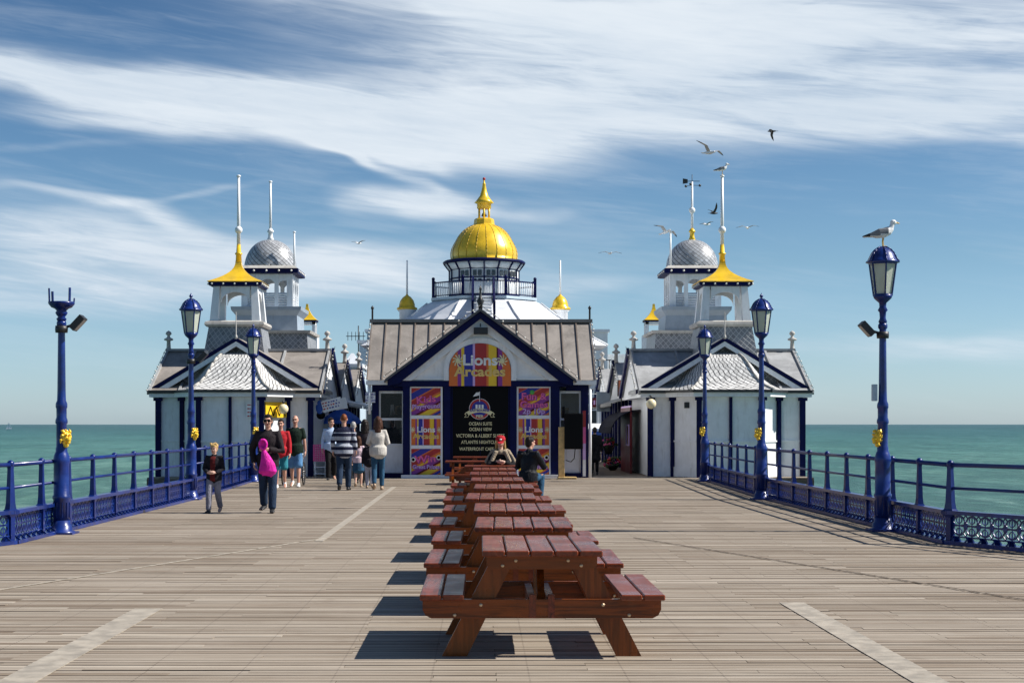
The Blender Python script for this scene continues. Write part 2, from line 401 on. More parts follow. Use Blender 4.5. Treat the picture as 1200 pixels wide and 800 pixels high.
# thin general veil elsewhere in the sky (outside the view) so the whole dome looks alike
veil=t.math('MULTIPLY',t.rng(nz,.66,.95,0,.35),t.rng(el,0,.3,.35,1))
dens=t.math('MAXIMUM',dens,t.math('MULTIPLY',veil,.5))
skc=t.mix(1.0,sky.outputs[0],t.ramp(t.math('MULTIPLY',el,1.6),[(0,(.76,.97,1.38)),(.06,(.74,.95,1.30)),(.14,(.70,.89,1.15)),(.3,(.60,.77,.91)),(.6,(.44,.62,.76)),(.85,(.31,.47,.62)),(1,(.27,.43,.58))]),'MULTIPLY')
cl=t.mix(t.rng(nz,.5,1.0),(5.2,6.1,7.1,1),(7.0,7.6,8.2,1))
fin=t.mix(dens,skc,cl)
t.put(bg.inputs[0],fin); bg.inputs[1].default_value=.082
sl_=bpy.data.lights.new('sun','SUN'); sl_.energy=5.0; sl_.angle=R(.5); sl_.color=(1,.95,.87)
so=bpy.data.objects.new('sun',sl_); COL.objects.link(so)
sd=Vector((math.sin(R(SUN_AZ))*math.cos(R(SUN_EL)),math.cos(R(SUN_AZ))*math.cos(R(SUN_EL)),math.sin(R(SUN_EL))))
so.rotation_euler=sd.to_track_quat('Z','Y').to_euler(); so.location=(20,0,30)
cam=bpy.data.cameras.new('camera'); co=bpy.data.objects.new('camera',cam); COL.objects.link(co); sc.camera=co
co.location=(0,0,EYE); co.rotation_euler=(R(90),0,0)
cam.sensor_width=36; cam.lens=36*F/1200; cam.shift_x=(600-CX)/1200; cam.shift_y=(HY-400)/1200; cam.clip_start=.1; cam.clip_end=200000
vs=sc.view_settings; vs.view_transform='Standard'; vs.look='None'; vs.gamma=1; vs.exposure=0.48
try: vs.use_curve_mapping=False
except: pass

# ---------------------------------------------------------------- sea
m,t,b=material('sea_water'); pos=t.new('ShaderNodeNewGeometry').outputs['Position']; px_,py_,_=t.sep(pos)
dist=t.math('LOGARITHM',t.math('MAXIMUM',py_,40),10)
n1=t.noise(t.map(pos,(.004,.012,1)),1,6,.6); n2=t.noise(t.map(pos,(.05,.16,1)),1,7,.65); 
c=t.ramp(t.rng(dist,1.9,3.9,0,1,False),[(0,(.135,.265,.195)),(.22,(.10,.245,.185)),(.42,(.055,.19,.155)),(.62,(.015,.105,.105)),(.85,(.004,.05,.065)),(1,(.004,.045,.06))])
c=t.mix(t.rng(n1,.4,.65,0,.6),c,(.03,.14,.13,1)); c=t.mix(t.rng(n2,.45,.7,0,.6),c,(.05,.12,.105,1)); c=t.mix(t.rng(t.noise(t.map(pos,(.3,1.3,1),(4,4,0)),1,6,.7),.48,.66,0,.65),c,(.045,.115,.10,1)); c=t.mix(t.rng(t.noise(t.map(pos,(.13,.7,1),(14,4,0)),1,6,.7),.52,.7,0,.55),c,(.22,.33,.27,1))
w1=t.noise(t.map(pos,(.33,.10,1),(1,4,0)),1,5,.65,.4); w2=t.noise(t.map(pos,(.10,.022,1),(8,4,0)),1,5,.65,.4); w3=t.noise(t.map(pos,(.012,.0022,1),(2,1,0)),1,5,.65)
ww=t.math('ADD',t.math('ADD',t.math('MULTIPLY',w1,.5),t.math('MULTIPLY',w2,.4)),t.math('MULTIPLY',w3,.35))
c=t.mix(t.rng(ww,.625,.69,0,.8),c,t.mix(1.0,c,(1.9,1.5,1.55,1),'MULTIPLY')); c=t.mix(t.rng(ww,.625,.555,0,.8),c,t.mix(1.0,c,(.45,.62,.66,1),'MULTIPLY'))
n4=t.noise(t.map(pos,(.30,.16,1)),1,5,.7)
foam=t.math('MULTIPLY',t.math('MULTIPLY',t.rng(n4,.66,.70,0,1),t.rng(t.noise(t.map(pos,(.02,.01,1),(3,3,3)),1,4,.6),.52,.6)),.7)
c=t.mix(foam,c,(.6,.65,.62,1))
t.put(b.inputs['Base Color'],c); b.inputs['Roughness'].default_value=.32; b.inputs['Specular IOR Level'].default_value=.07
h=t.math('ADD',t.noise(t.map(pos,(.35,1.1,1)),1,8,.65),t.math('MULTIPLY',t.noise(t.map(pos,(1.5,3.5,1)),1,4,.6),.35))
t.put(b.inputs['Normal'],t.bump(h,.9,1.2))
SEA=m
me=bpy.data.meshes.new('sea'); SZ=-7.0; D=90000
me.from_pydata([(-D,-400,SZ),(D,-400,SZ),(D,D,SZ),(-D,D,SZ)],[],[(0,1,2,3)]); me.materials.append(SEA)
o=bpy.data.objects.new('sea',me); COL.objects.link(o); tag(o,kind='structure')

# ---------------------------------------------------------------- deck
m,t,b=material('deck_timber'); pos=t.new('ShaderNodeNewGeometry').outputs['Position']
rn=t.new('ShaderNodeAttribute',attribute_name='rnd').outputs['Fac']

off=t.comb(t.math('MULTIPLY',rn,37.),0,t.math('MULTIPLY',rn,11.))
va=t.new('ShaderNodeVectorMath',operation='ADD'); t.l.new(pos,va.inputs[0]); t.l.new(off,va.inputs[1])
g=t.noise(t.map(va.outputs[0],(1.2,38,1)),1,7,.7,.8); g2=t.noise(t.map(va.outputs[0],(.35,4,1)),1,5,.6,.5); big=t.noise(pos,.35,5,.6)
c=t.ramp(rn,[(0,(.185,.138,.095)),(.12,(.24,.19,.14)),(.35,(.295,.245,.19)),(.6,(.32,.27,.212)),(.85,(.365,.31,.248)),(1,(.46,.40,.325))])
c=t.mix(t.rng(g,.5,.72,0,.7),c,(.14,.10,.07,1)); c=t.mix(t.rng(g,.5,.25,0,.4),c,(.5,.45,.38,1))
gf=t.noise(t.map(va.outputs[0],(.8,85,1)),1,5,.7,.5); c=t.mix(t.rng(gf,.5,.68,0,.75),c,(.13,.09,.06,1)); c=t.mix(t.rng(gf,.45,.3,0,.5),c,(.56,.5,.41,1))
sx_,sy_,_z=t.sep(pos)
fr=t.math('FRACT',t.math('DIVIDE',t.math('SUBTRACT',sy_,1.0),.108)); ed=t.math('MAXIMUM',t.math('LESS_THAN',fr,.05),t.math('GREATER_THAN',fr,.86)); wob=t.rng(t.noise(t.map(va.outputs[0],(1.5,.1,1)),1,4,.6),.35,.6,.25,.95)
c=t.mix(t.math('MULTIPLY',ed,wob),c,(.055,.038,.025,1))
nx=t.math('ABSOLUTE',t.math('SUBTRACT',t.math('FRACT',t.math('DIVIDE',sx_,.62)),.5)); ny=t.math('MINIMUM',t.math('ABSOLUTE',t.math('SUBTRACT',fr,.22)),t.math('ABSOLUTE',t.math('SUBTRACT',fr,.7)))
nail=t.math('LESS_THAN',t.math('ADD',t.math('POWER',t.math('MULTIPLY',nx,.62),2),t.math('POWER',t.math('MULTIPLY',ny,.108),2)),.00004); c=t.mix(nail,c,(.05,.035,.03,1))
stn=t.noise(t.map(pos,(1,1,1),(7,2,0)),.9,7,.7,.7); c=t.mix(t.rng(stn,.58,.70,0,.4),c,(.2,.15,.11,1))
c=t.mix(t.rng(g2,.5,.75,0,.45),c,(.23,.165,.11,1)); c=t.mix(t.rng(big,.45,.7,0,.35),c,(.40,.34,.28,1))
t.put(b.inputs['Base Color'],c); b.inputs['Roughness'].default_value=.7; b.inputs['Specular IOR Level'].default_value=.3
t.put(b.inputs['Normal'],t.bump(g,.5,.006)); DECK=m
def half(Y):
    if Y<21.1: return 6.6+(21.1-Y)*.42
    if Y<34: return 6.6
    if Y<47.3: return 6.6+(Y-34)/12*.35
    return 10.0
mb=MB(); Y=1.0; pw=.108
while Y<49:
    hw=half(Y); x=-hw
    k=random.choice([0,1,2]); joints=[-4.2+k*.0,-.9,2.4] if int(Y*9)%2 else [-2.6,.7,4.1]
    xs=[-hw]+[j+random.choice((-.6,0,0,.6)) for j in joints]+[hw]
    for a,b_ in zip(xs[:-1],xs[1:]):
        dz=random.gauss(0,.0012)
        mb.box(a+.002,b_-.002,Y,Y+pw-.007,-.05,dz)
    Y+=pw
o=mb.build('deck',DECK); tag(o,kind='structure')
mb=MB(); mb.box(-10.0,10.0,49,130,-.3,-.004); 
mb.prism([(-10.0,47.3),(10.0,47.3),(10.0,130),(-10.0,130)],-.6,-.055,axis='z')
pts=[(-half(1),1)]+[(-half(y),y) for y in (21.1,34,47.29)]+[(half(y),y) for y in (47.29,34,21.1)]+[(half(1),1)]
mb.prism(pts,-.6,-.055,axis='z')
o=mb.build('deck_substructure',[paint('deck_under',(.12,.09,.07),.8)]); tag(o,kind='structure')
# flush cover strips and angled joint battens in the deck
STRIP=paint('strip_metal',(.36,.32,.265),.6,var=.22,scale=6,dirt=.5,dirtcol=(.2,.16,.12),spec=.2)
mb=MB(); mb.box(-3.0,-2.76,3,13.7,.002,.0055); mb.box(2.68,2.9,3,14.16,.002,.0055); mb.box(-2.27,-2.15,21.6,40.5,.002,.0055)
o=mb.build('deck_cover_strip',STRIP); tag(o,kind='structure')
mb=MB()
for s in (-1,1):
    wd=.035 if s<0 else .02
    mb.slab((s*2.15,22.2,.0085),(s*(2.15+wd*1.2),22.2,.0085),(s*(7.2+wd*1.2),8.0,.0085),(s*7.2,8.0,.0085),.004,0 if s<0 else 1)
pass
o=mb.build('deck_joint_batten',[STRIP,paint('joint_dark',(.17,.135,.105),.8)]); tag(o,kind='structure')
# ---------------------------------------------------------------- railings
def panel_mesh(L):
    mb=MB(); z0,z1=.12,.40; n=max(2,round(L/.215)); w=L/n
    mb.box(-L/2,L/2,-.02,.02,z1,z1+.014); mb.box(-L/2,L/2,-.02,.02,z0-.02,z0)
    def ring(cx,cz,rx,rz,t=.011,k=14,y=.008):
        pts=[(cx+rx*math.cos(2*math.pi*i/k),cz+rz*math.sin(2*math.pi*i/k)) for i in range(k)]
        inn=[(cx+(rx-t)*math.cos(2*math.pi*i/k),cz+(rz-t)*math.sin(2*math.pi*i/k)) for i in range(k)]
        v=[(p[0],-y,p[1]) for p in pts]+[(p[0],-y,p[1]) for p in inn]+[(p[0],y,p[1]) for p in pts]+[(p[0],y,p[1]) for p in inn]
        f=[]
        for i in range(k):
            j=(i+1)%k
            f+=[(i,j,j+k,i+k),(2*k+i,3*k+i,3*k+j,2*k+j),(i,2*k+i,2*k+j,j),(k+i,k+j,3*k+j,3*k+i)]
        mb.add(v,f)
    zc=(z0+z1)/2
    for i in range(n):
        cx=-L/2+w*(i+.5)
        ring(cx,zc,w*.52,.138,.016,20)
        for q in (-1,1):
            ring(cx,zc+q*.075,w*.24,.05,.012,12,.006)
            mb.obox((cx-q*w*.4,0,zc-.01),(cx+q*w*.4,0,zc+.01),.010,.018)
        mb.box(cx-.007,cx+.007,-.005,.005,z0,z1)
        ring(cx-w/2,zc,.035,.06,.012,10,.007)
        for q in (-1,1): mb.obox((cx-w/2,0,zc+q*.14),(cx-w/2+.04,0,zc+q*.09),.01,.014); mb.obox((cx-w/2,0,zc+q*.14),(cx-w/2-.04,0,zc+q*.09),.01,.014)
    mb.box(-L/2,-L/2+.02,-.01,.01,z0,z1); mb.box(L/2-.02,L/2,-.01,.01,z0,z1)
    return mb
def railing(s,label):
    rt=thing('pier_railing',label,'railing')
    P=[Vector((s*9.6,14.2,0)),Vector((s*6.28,21.1,0)),Vector((s*6.15,34,0)),Vector((s*6.5,46.2,0))]
    if s<0: P[0]=Vector((s*8.6,14.2,0))
    pts=[]; 
    segs=[(P[1],P[0]),(P[1],P[2]),(P[2],P[3])]
    pan=None; posts=[]
    for si,(a,b) in enumerate(segs):
        L=(b-a).length; n=round(L/1.46); st=L/n; dr=(b-a).normalized(); ang=math.atan2(dr.y,dr.x)
        if pan is None: pan=panel_mesh(1.36).mesh('panel',RAILBLUE)
        for i in range(n):
            c=a.lerp(b,(i+.5)/n)
            po=bpy.data.objects.new('lattice_panel',pan); COL.objects.link(po); po.parent=rt
            po.location=c; po.rotation_euler=(0,0,ang); po.scale=((st-.1)/1.36,1,1)
            posts.append((a.lerp(b,i/n),ang))
            if si!=1 and i==n-1: posts.append((b,ang))
        if si==1: continue
    seen=[]
    pm=MB()   # stanchion: tapered casting
    def sec(z,wx,wy,dx=0): return [(-wx+dx,-wy,z),(wx+dx,-wy,z),(wx+dx,wy,z),(-wx+dx,wy,z)]
    pm.loft([sec(0,.10,.055),sec(.03,.10,.055),sec(.05,.045,.04),sec(.36,.045,.04),sec(.40,.115,.06),sec(.44,.115,.06),sec(.47,.075,.04),sec(.55,.058,.034),sec(1.0,.034,.026),sec(1.05,.04,.03)],smooth=False)
    pm.ball((0,0,1.075),.05,10); pm.lathe([(.05,-.02),(.05,.02)],(0,0,.75),10,tilt=Matrix.Rotation(math.pi/2,3,'X'))
    pmm=pm.mesh('post',NAVYR)
    for p,a in posts:
        if any((p-q).length<.3 for q in seen): continue
        seen.append(p)
        o=bpy.data.objects.new('post',pmm); COL.objects.link(o); o.parent=rt; o.location=p; o.rotation_euler=(0,0,a)
    path=[P[0],P[1],P[2],P[3]]
    for nm,z,r in (('top_rail',1.06,.03),('middle_rail',.75,.021)):
        mb=MB(); mb.path([p+Vector((0,0,z)) for p in path],r,10)
        for p in path: mb.ball(p+Vector((0,0,z)),r*1.02,10)
        mb.build(nm,NAVYR,rt)
    mb=MB()
    for a,b in zip(path[:-1],path[1:]):
        a=a-(b-a).normalized()*.02; mb.obox(a+Vector((0,0,.427)),b+Vector((0,0,.427)),.13,.05)
    mb.build('panel_rail',RAILBLUE,rt)
    mb=MB()
    for a,b in zip(path[:-1],path[1:]):
        mb.obox(a+Vector((0,0,.028)),b+Vector((0,0,.028)),.22,.05)
        L=(b-a).length; n=int(L/.24); d=(b-a)/n; nr=Vector((-d.y,d.x,0)).normalized()*(1 if s>0 else -1)
        for i in range(n):
            p=a+d*(i+.5)
            mb.obox(p+nr*-.02+Vector((0,0,.05)),p+nr*.02+Vector((0,0,.115)),.11,.02)
            mb.obox(p+nr*.09+Vector((0,0,.05)),p+nr*.015+Vector((0,0,.11)),.015,.02)
    mb.build('base_rail',RAILBLUE,rt)
    return rt
NAVYR=paint('railing_navy_paint',(.003,.017,.135),.34,var=.3,bump=.35,bscale=30,coat=.1,spec=.35,dirt=.1,dirtcol=(.01,.01,.02))
railing(-1,'blue cast iron pier railing with lattice panels along the left edge of the deck')
railing(1,'navy cast iron pier railing with lattice panels along the right edge of the deck')

# ---------------------------------------------------------------- lion mask ornament
def lion_mesh():
    mb=MB()
    mb.ball((0,0,0),.085,14,sc_=(1,.7,1.1))
    for i in range(9):
        a=2*math.pi*i/9; rr=.10+.02*(i%2)
        mb.limb([(rr*.6*math.cos(a),.0,rr*.7*math.sin(a)),(rr*math.cos(a),.0,rr*1.15*math.sin(a)),(rr*1.15*math.cos(a+.3),.01,rr*1.4*math.sin(a+.3))],[.03,.024,.009],8)
    mb.ball((0,-.075,-.035),.05,10,sc_=(1,1,.8)); mb.ball((0,-.10,-.012),.02,8,sc_=(1.2,1,.8))
    mb.ball((-.035,-.07,.045),.024,8); mb.ball((.035,-.07,.045),.024,8)
    mb.ball((0,-.085,-.085),.028,8,sc_=(1.2,1,1.2)); mb.ball((0,.0,-.13),.05,8)
    for q in (-1,1): mb.ball((q*.075,-.01,.1),.03,8)
    return mb
_l=remesh(lion_mesh(),'lion_mask',GOLDP,None,.0065,1); LION=_l.data; bpy.data.objects.remove(_l)
# ---------------------------------------------------------------- lamp posts
def lamp(loc,label,rot=0,lantern=True,floods=(),junction=False,lionrot=0,group='lamp posts along the railings',plate=False):
    rt=thing('street_lamp',label,'lamp post',loc,0,group)
    mb=MB()
    mb.lathe([(.21,0),(.21,.035),(.155,.05),(.155,.12),(.13,.14),(.125,.2)],n=20)
    mb.box(-.21,.21,-.21,.21,.0,.028); 
    mb.build('base',RAILBLUE,rt)
    mb=MB()
    prof=[(.118,.19),(.118,.5),(.132,.52),(.132,.55),(.116,.57),(.112,1.02),(.124,1.05),(.12,1.1),(.1,1.17),(.085,1.2),(.085,1.25),(.076,1.27),(.074,1.6),(.088,1.62),(.088,1.66),(.074,1.7),(.074,1.83),(.084,1.85),(.084,1.9),(.064,1.95),(.06,2.1),(.05,3.0),(.05,3.02),(.07,3.05),(.07,3.09),(.05,3.12)]
    mb.lathe(prof,n=18)
    for i in range(10):
        a=2*math.pi*i/10; mb.obox((.12*math.cos(a),.12*math.sin(a),.24),(.12*math.cos(a),.12*math.sin(a),.46),.016,.018)
    mb.build('post',RAILBLUE,rt)
    mb=MB()
    if lantern:
        mb.lathe([(.05,3.11),(.065,3.14),(.045,3.19),(.05,3.28),(.075,3.31),(.05,3.36),(.055,3.42),(.1,3.46),(.13,3.49),(.15,3.54)],n=16)
        mb.build('collar',NAVYR,rt)
        z0,z1,r0,r1=3.54,4.01,.14,.205; n=6
        fr=MB()
        V=lambda r,a,z:Vector((r*math.cos(a),r*math.sin(a),z))
        for i in range(n):
            a=2*math.pi*(i+.5)/n+R(rot)
            fr.obox(V(r0,a,z0),V(r1,a,z1),.02,.02)
        for z,r in ((z0,r0),(z1,r1)):
            for i in range(n):
                a=2*math.pi*(i+.5)/n+R(rot); b=2*math.pi*(i+1.5)/n+R(rot)
                fr.obox(V(r,a,z),V(r,b,z),.026,.026)
        lo=fr.build('lantern_frame',NAVYR,rt)
        gl=MB()
        for i in range(n):
            a=2*math.pi*(i+.5)/n+R(rot); b=2*math.pi*(i+1.5)/n+R(rot)
            gl.slab(V(r0-.008,a,z0+.01),V(r0-.008,b,z0+.01),V(r1-.008,b,z1-.01),V(r1-.008,a,z1-.01),.004)
        gl.build('glass',LANTGLASS,lo)
        bl=MB(); bl.lathe([(.03,3.55),(.03,3.62),(.05,3.65),(.055,3.74),(.03,3.82),(.001,3.84)],n=10); bl.build('bulb',GLOBE,lo)
        cp=MB(); cp.lathe([(.18,4.015),(.245,4.02),(.252,4.035),(.215,4.06),(.195,4.11),(.165,4.165),(.125,4.21),(.08,4.245),(.04,4.265)],n=12,rot=.5)
        for i in range(6):
            a=2*math.pi*(i+.5)/6+R(rot)
            cp.path([V(.23,a,4.05),V(.2,a,4.11),V(.17,a,4.17),V(.125,a,4.22),V(.05,a,4.265)],.010,6)
            cp.ball(V(.242,a,4.045),.016,6)
        c=cp.build('cap',RAILBLUE,rt)
        fi=MB(); fi.lathe([(.045,4.255),(.05,4.27),(.025,4.28),(.02,4.295),(.04,4.315),(.036,4.34),(.012,4.37),(.001,4.40)],n=10)
        if not plate: fi.build('finial',RAILBLUE,c)
    else:
        mb.lathe([(.06,3.11),(.075,3.14),(.05,3.17),(.075,3.2),(.09,3.23),(.07,3.26),(.1,3.29),(.15,3.31),(.19,3.36),(.19,3.39),(.02,3.38)],n=16)
        mb.build('collar',NAVYR,rt)
        pr=MB()
        for a,h in ((180,.2),(240,.14),(-35,.2),(20,.06)):
            x,y=.175*math.cos(R(a)),.175*math.sin(R(a)); pr.obox((x,y,3.36),(x*1.04,y*1.04,3.39+h),.03,.02)
        pr.build('bracket_prong',NAVYR,rt)
    lm=bpy.data.objects.new('lion_mask',LION); COL.objects.link(lm); lm.parent=rt
    a=R(lionrot); lm.location=(.1*math.sin(a)*1.1,-.1*math.cos(a)*1.1,1.41); lm.rotation_euler=(0,0,a); lm.scale=(.82,.82,.85)
    for (side,z) in floods:
        f=MB(); 
        f.obox((0,0,z-.05),(side*.17,-.02,z),.035,.035)
        f.lathe([(.09,-.05),(.095,0),(.09,.05)],(0,0,z-.06),12)
        d=Vector((side*.7,0,.75)).normalized()
        c=Vector((side*.25,-.03,z+.03))
        f.obox(c-d*.12,c+d*.12,.22,.09,up=(side*.75,0,-.7))
        fo=f.build('floodlight',DARK,rt)
        g=MB(); nn=Vector((side*.75,0,-.7)).normalized(); g.obox(c+nn*.047-d*.1,c+nn*.047+d*.1,.18,.01,up=nn); g.build('lens',LENS,fo)
    if junction:
        j=MB(); j.bbox(-.16,-.09,-.05,.05,1.95,2.2); j.build('junction_box',PALEBLUE,rt)
    return rt
L_POS=L=[(-6.13,23.1),( 6.04,23.7),(-6.16,33.6),(5.98,33.6),(-6.3,43.8),(6.28,44.2)]
lamp((L[0][0],L[0][1],0),'blue post with no lantern, bare bracket prongs and a floodlight, nearest on the left railing',lantern=False,floods=((1,3.05),),lionrot=50)
lamp((L[1][0],L[1][1],0),'tall blue lantern lamp post with a gull on it, nearest on the right railing',floods=((-1,3.0),),junction=True,lionrot=-60,plate=True)
lamp((L[2][0],L[2][1],0),'blue lantern lamp post behind the boy, second along the left railing',rot=30,floods=((1,3.0),),lionrot=55)
lamp((L[3][0],L[3][1],0),'blue lantern lamp post in front of the lit wall of the right pavilion',rot=20,lionrot=-50)
lamp((L[4][0],L[4][1],0),'farthest blue lantern lamp post on the left, just behind the man with the pink bag',rot=10,lionrot=45)
lamp((L[5][0],L[5][1],0),'farthest blue lantern lamp post on the right at the end of the railing',rot=0,lionrot=-45)

# ---------------------------------------------------------------- picnic tables
_b=MB(); _b.ball((0,0,0),.013,8,sc_=(1,.7,1)); BOLTM=_b.mesh('bolt',BOLT)
def bolts(pts,y,parent):
    for x,z in pts:
        o=bpy.data.objects.new('bolt',BOLTM); COL.objects.link(o); o.parent=parent; o.location=(x,y,z)
def make_table(label,group):
    rt=thing('picnic_table',label,'picnic table',group=group)
    L=1.5; ztop=.74
    mb=MB(); w=.155; g=.012
    for i in range(5):
        x=-(5*w+4*g)/2+i*(w+g); mb.bbox(x,x+w,-L/2,L/2,ztop-.042,ztop,.007)
    mb.build('tabletop',TWOOD,rt)
    for s in (-1,1):
        mb=MB()
        for i in range(2):
            x=s*.535+s*i*(.145+.012); x0,x1=sorted((x,x+s*.145)); mb.bbox(x0,x1,-L/2,L/2,.40,.44,.007)
        mb.build('seat',TWOOD,rt)
    for y,fy in ((-.62,-1),(.62,1)):
        mb=MB(); z0,z1=.268,.398; r=.06
        pts=[(-.82,z1),(-.82,z0+r),(-.80,z0+.02),(-.76,z0),(.76,z0),(.80,z0+.02),(.82,z0+r),(.82,z1)]
        mb.prism(pts,y-.028,y+.022); o=mb.build('seat_beam',TWOODX,rt)
        bolts(((-.60,.29),(-.42,.36),(.42,.36),(.60,.29)),y-.028,o)
        mb=MB(); pts=[(-.38,.697),(-.38,.63),(-.35,.605),(.35,.605),(.38,.63),(.38,.697)]
        mb.prism(pts,y-.028,y+.022); o=mb.build('top_beam',TWOODX,rt)
        bolts(((-.27,.63),(-.18,.665),(.18,.665),(.27,.63)),y-.028,o)
        for s in (-1,1):
            mb=MB(); ya=y+.024 if fy<0 else y-.078
            pts=[(s*.69,0),(s*.515,0),(s*.175,.695),(s*.335,.695)]
            mb.prism(pts,ya,ya+.05); mb.build('leg',TWOODZ,rt)
    for s in (-1,1):
        mb=MB(); mb.obox((0,s*.52,.30),(0,s*.13,.69),.05,.11,up=(0,1,0)); mb.build('brace',TWOODZ,rt)
    mb=MB(); mb.box(-.09,-.04,-.5,.5,.26,.4); mb.box(.04,.09,-.5,.5,.26,.4); 
    for s in (-1,1): mb.box(s*.065-.022,s*.065+.022,-.652,-.6,.27,.43)
    mb.build('tie_rail',TWOOD,rt)
    return rt
TG='picnic tables in a row down the middle of the deck'
tabs=[(.416,10.75,'nearest reddish brown picnic table, standing at the front of the row'),
(.375,13.2,'second picnic table of the row, directly behind the nearest one'),
(.34,15.75,'third picnic table from the front of the row'),
(.25,18.3,'fourth picnic table from the front, pushed slightly to the left'),
(.33,21.3,'fifth picnic table from the front with a wide orange-brown top'),
(.27,24.2,'sixth picnic table from the front of the row'),
(.23,27.2,'seventh picnic table, second before the seated pair'),
(.27,30.0,'eighth picnic table, last lengthwise one before the seated pair')]
proto=None
for x,y,lb in tabs:
    if proto is None: o=proto=make_table(lb,TG)
    else: o=copy_tree(proto); o['label']=lb
    o.location=(x+random.uniform(-.01,.01),y+.75,0); o.rotation_euler.z=R(random.uniform(-.8,.8)) if y>12 else 0
for x,y,rz,lb in ((.42,33.1,90,'picnic table turned sideways where the two people sit'),(-.08,37.4,90,'dark picnic table turned sideways behind the seated woman'),(.02,42.3,90,'farthest picnic table, turned sideways just before the arcade doors')):
    o=copy_tree(proto); o['label']=lb; o.location=(x,y,0); o.rotation_euler.z=R(rz)
# ---------------------------------------------------------------- central arcade building
AR=thing('arcade_building','central pavilion with striped sign, black doors, brown roof and golden dome','building',(0,47,0),world=True)
YF=47.0
mb=MB()
# porch walls: back wall behind front, side walls, body
mb.box(-3.3,3.3,50.6,68,0,4.6); 
mb.build('hall_wall',[WHITE],AR)
mb=MB()
mb.box(-3.22,-3.12,47.62,50.6,0,2.85); mb.box(3.12,3.22,47.62,50.6,0,2.85); mb.box(-2.3,2.3,47.62,47.7,0,2.85)
mb.build('side_wall',WHITE,AR)
# front pilasters and frames
mb=MB()
for x0,x1 in ((-2.31,-2.1),(-1.09,-.89),(.88,1.08),(2.09,2.36)): mb.box(x0,x1,47.0,47.62,0.0,2.9)
mb.box(-2.57,2.57,46.96,47.62,2.72,2.90); mb.box(-3.26,-2.57,47.45,47.62,2.6,2.85); mb.box(-2.57,-2.31,47.45,47.62,2.6,2.719); mb.box(2.57,3.3,47.45,47.62,2.6,2.85)
mb.box(-3.26,-3.05,47.4,47.62,0,2.6); mb.box(3.02,3.24,47.4,47.62,0,2.6)
mb.box(2.57,3.02,47.45,47.62,0,.14); mb.box(-3.05,-2.31,47.45,47.62,0,.14)
mb.build('pilaster_frame',NAVY,AR)
mb=MB(); mb.box(-2.35,-.89,46.78,47.0,0,.10); mb.build('step',WHITE,AR); mb=MB(); mb.box(.88,2.3,46.78,47.0,0,.10); mb.build('step',WHITE,AR)
mb=MB(); mb.box(-.89,.88,47.12,47.2,0,2.72); dr=mb.build('door',BLACK,AR)
mb=MB(); mb.box(-.012,.0,47.105,47.12,0,2.72); mb.box(-.87,-.83,47.09,47.12,0,2.7); mb.box(.83,.87,47.09,47.12,0,2.7); mb.build('door_edge',NAVY,dr)
for i,(tx,z,sz) in enumerate((('OCEAN SUITE',PZ(496.5,47.1),.115),('OCEAN VIEW',PZ(503,47.1),.115),('VICTORIA & ALBERT SUITES',PZ(510.5,47.1),.122),('ATLANTIS NIGHTCLUB',PZ(518,47.1),.115),('WATERFRONT CAFE BAR',PZ(526,47.1),.115))):
    text_mesh(tx,sz*1.2,TXTC,'lettering',dr,(0,47.113,z),xs=.80,bold=.002)
# round emblem
ex,ez=PX(562,47.1),PZ(479,47.1)
def disc(mb,cx,cz,r,y,mi,n=32,a0=0,a1=360):
    pts=[(cx+r*math.cos(R(a0+(a1-a0)*i/n)),cz+r*math.sin(R(a0+(a1-a0)*i/n))) for i in range(n if a1-a0==360 else n+1)]
    mb.prism(pts,y-.004,y,mi)
mb=MB()
disc(mb,ex,ez,.315,47.115,0); disc(mb,ex,ez,.30,47.109,1); disc(mb,ex,ez,.235,47.103,2)
for k in (-1,0,1): mb.box(ex+k*.09-.03,ex+k*.09+.03,47.09,47.097,ez-.02,ez+.16-.03*abs(k),3)
mb.prism([(ex-.15,ez+.13),(ex+.15,ez+.13),(ex+.08,ez+.21),(ex-.08,ez+.21)],47.088,47.096,4)
def arcband(r0,r1,a0,a1,cz,y,mi,n=14):
    o=[(ex+r1*math.cos(R(a0+(a1-a0)*i/n)),cz+r1*math.sin(R(a0+(a1-a0)*i/n))) for i in range(n+1)]
    q=[(ex+r0*math.cos(R(a0+(a1-a0)*i/n)),cz+r0*math.sin(R(a0+(a1-a0)*i/n))) for i in range(n+1)]
    for i in range(n): mb.prism([o[i],o[i+1],q[i+1],q[i]],y-.004,y,mi)
arcband(.62,.74,58,122,ez-.72,47.086,5)
for s in (-1,1):
    mb.prism([(ex+s*.40,ez-.09),(ex+s*.30,ez-.14),(ex+s*.34,ez-.25),(ex+s*.46,ez-.25),(ex+s*.41,ez-.19),(ex+s*.45,ez-.15)],47.095,47.101,5)
    mb.prism([(ex+s*.385,ez-.12),(ex+s*.32,ez-.155),(ex+s*.35,ez-.235),(ex+s*.43,ez-.235),(ex+s*.385,ez-.19),(ex+s*.42,ez-.16)],47.086,47.0945,6)
mb.box(ex-.008,ex+.008,47.09,47.1,ez+.2,ez+.52,3)
mb.prism([(ex-.008,ez+.5),(ex-.1,ez+.49),(ex-.2,ez+.37),(ex-.12,ez+.38),(ex-.008,ez+.41)],47.09,47.098,3)
mb.build('emblem',[TXTW,RED,SBLUE,TXTW,SBLUE,TXTC,BLACK],dr)
text_mesh('EASTBOURNE',.098,SBLUE,'lettering',dr,(ex,47.08,ez-.045),bold=.003,xs=.95)
text_mesh('PIER',.12,TXTC,'lettering',dr,(ex,47.096,ez-.225),bold=.003)
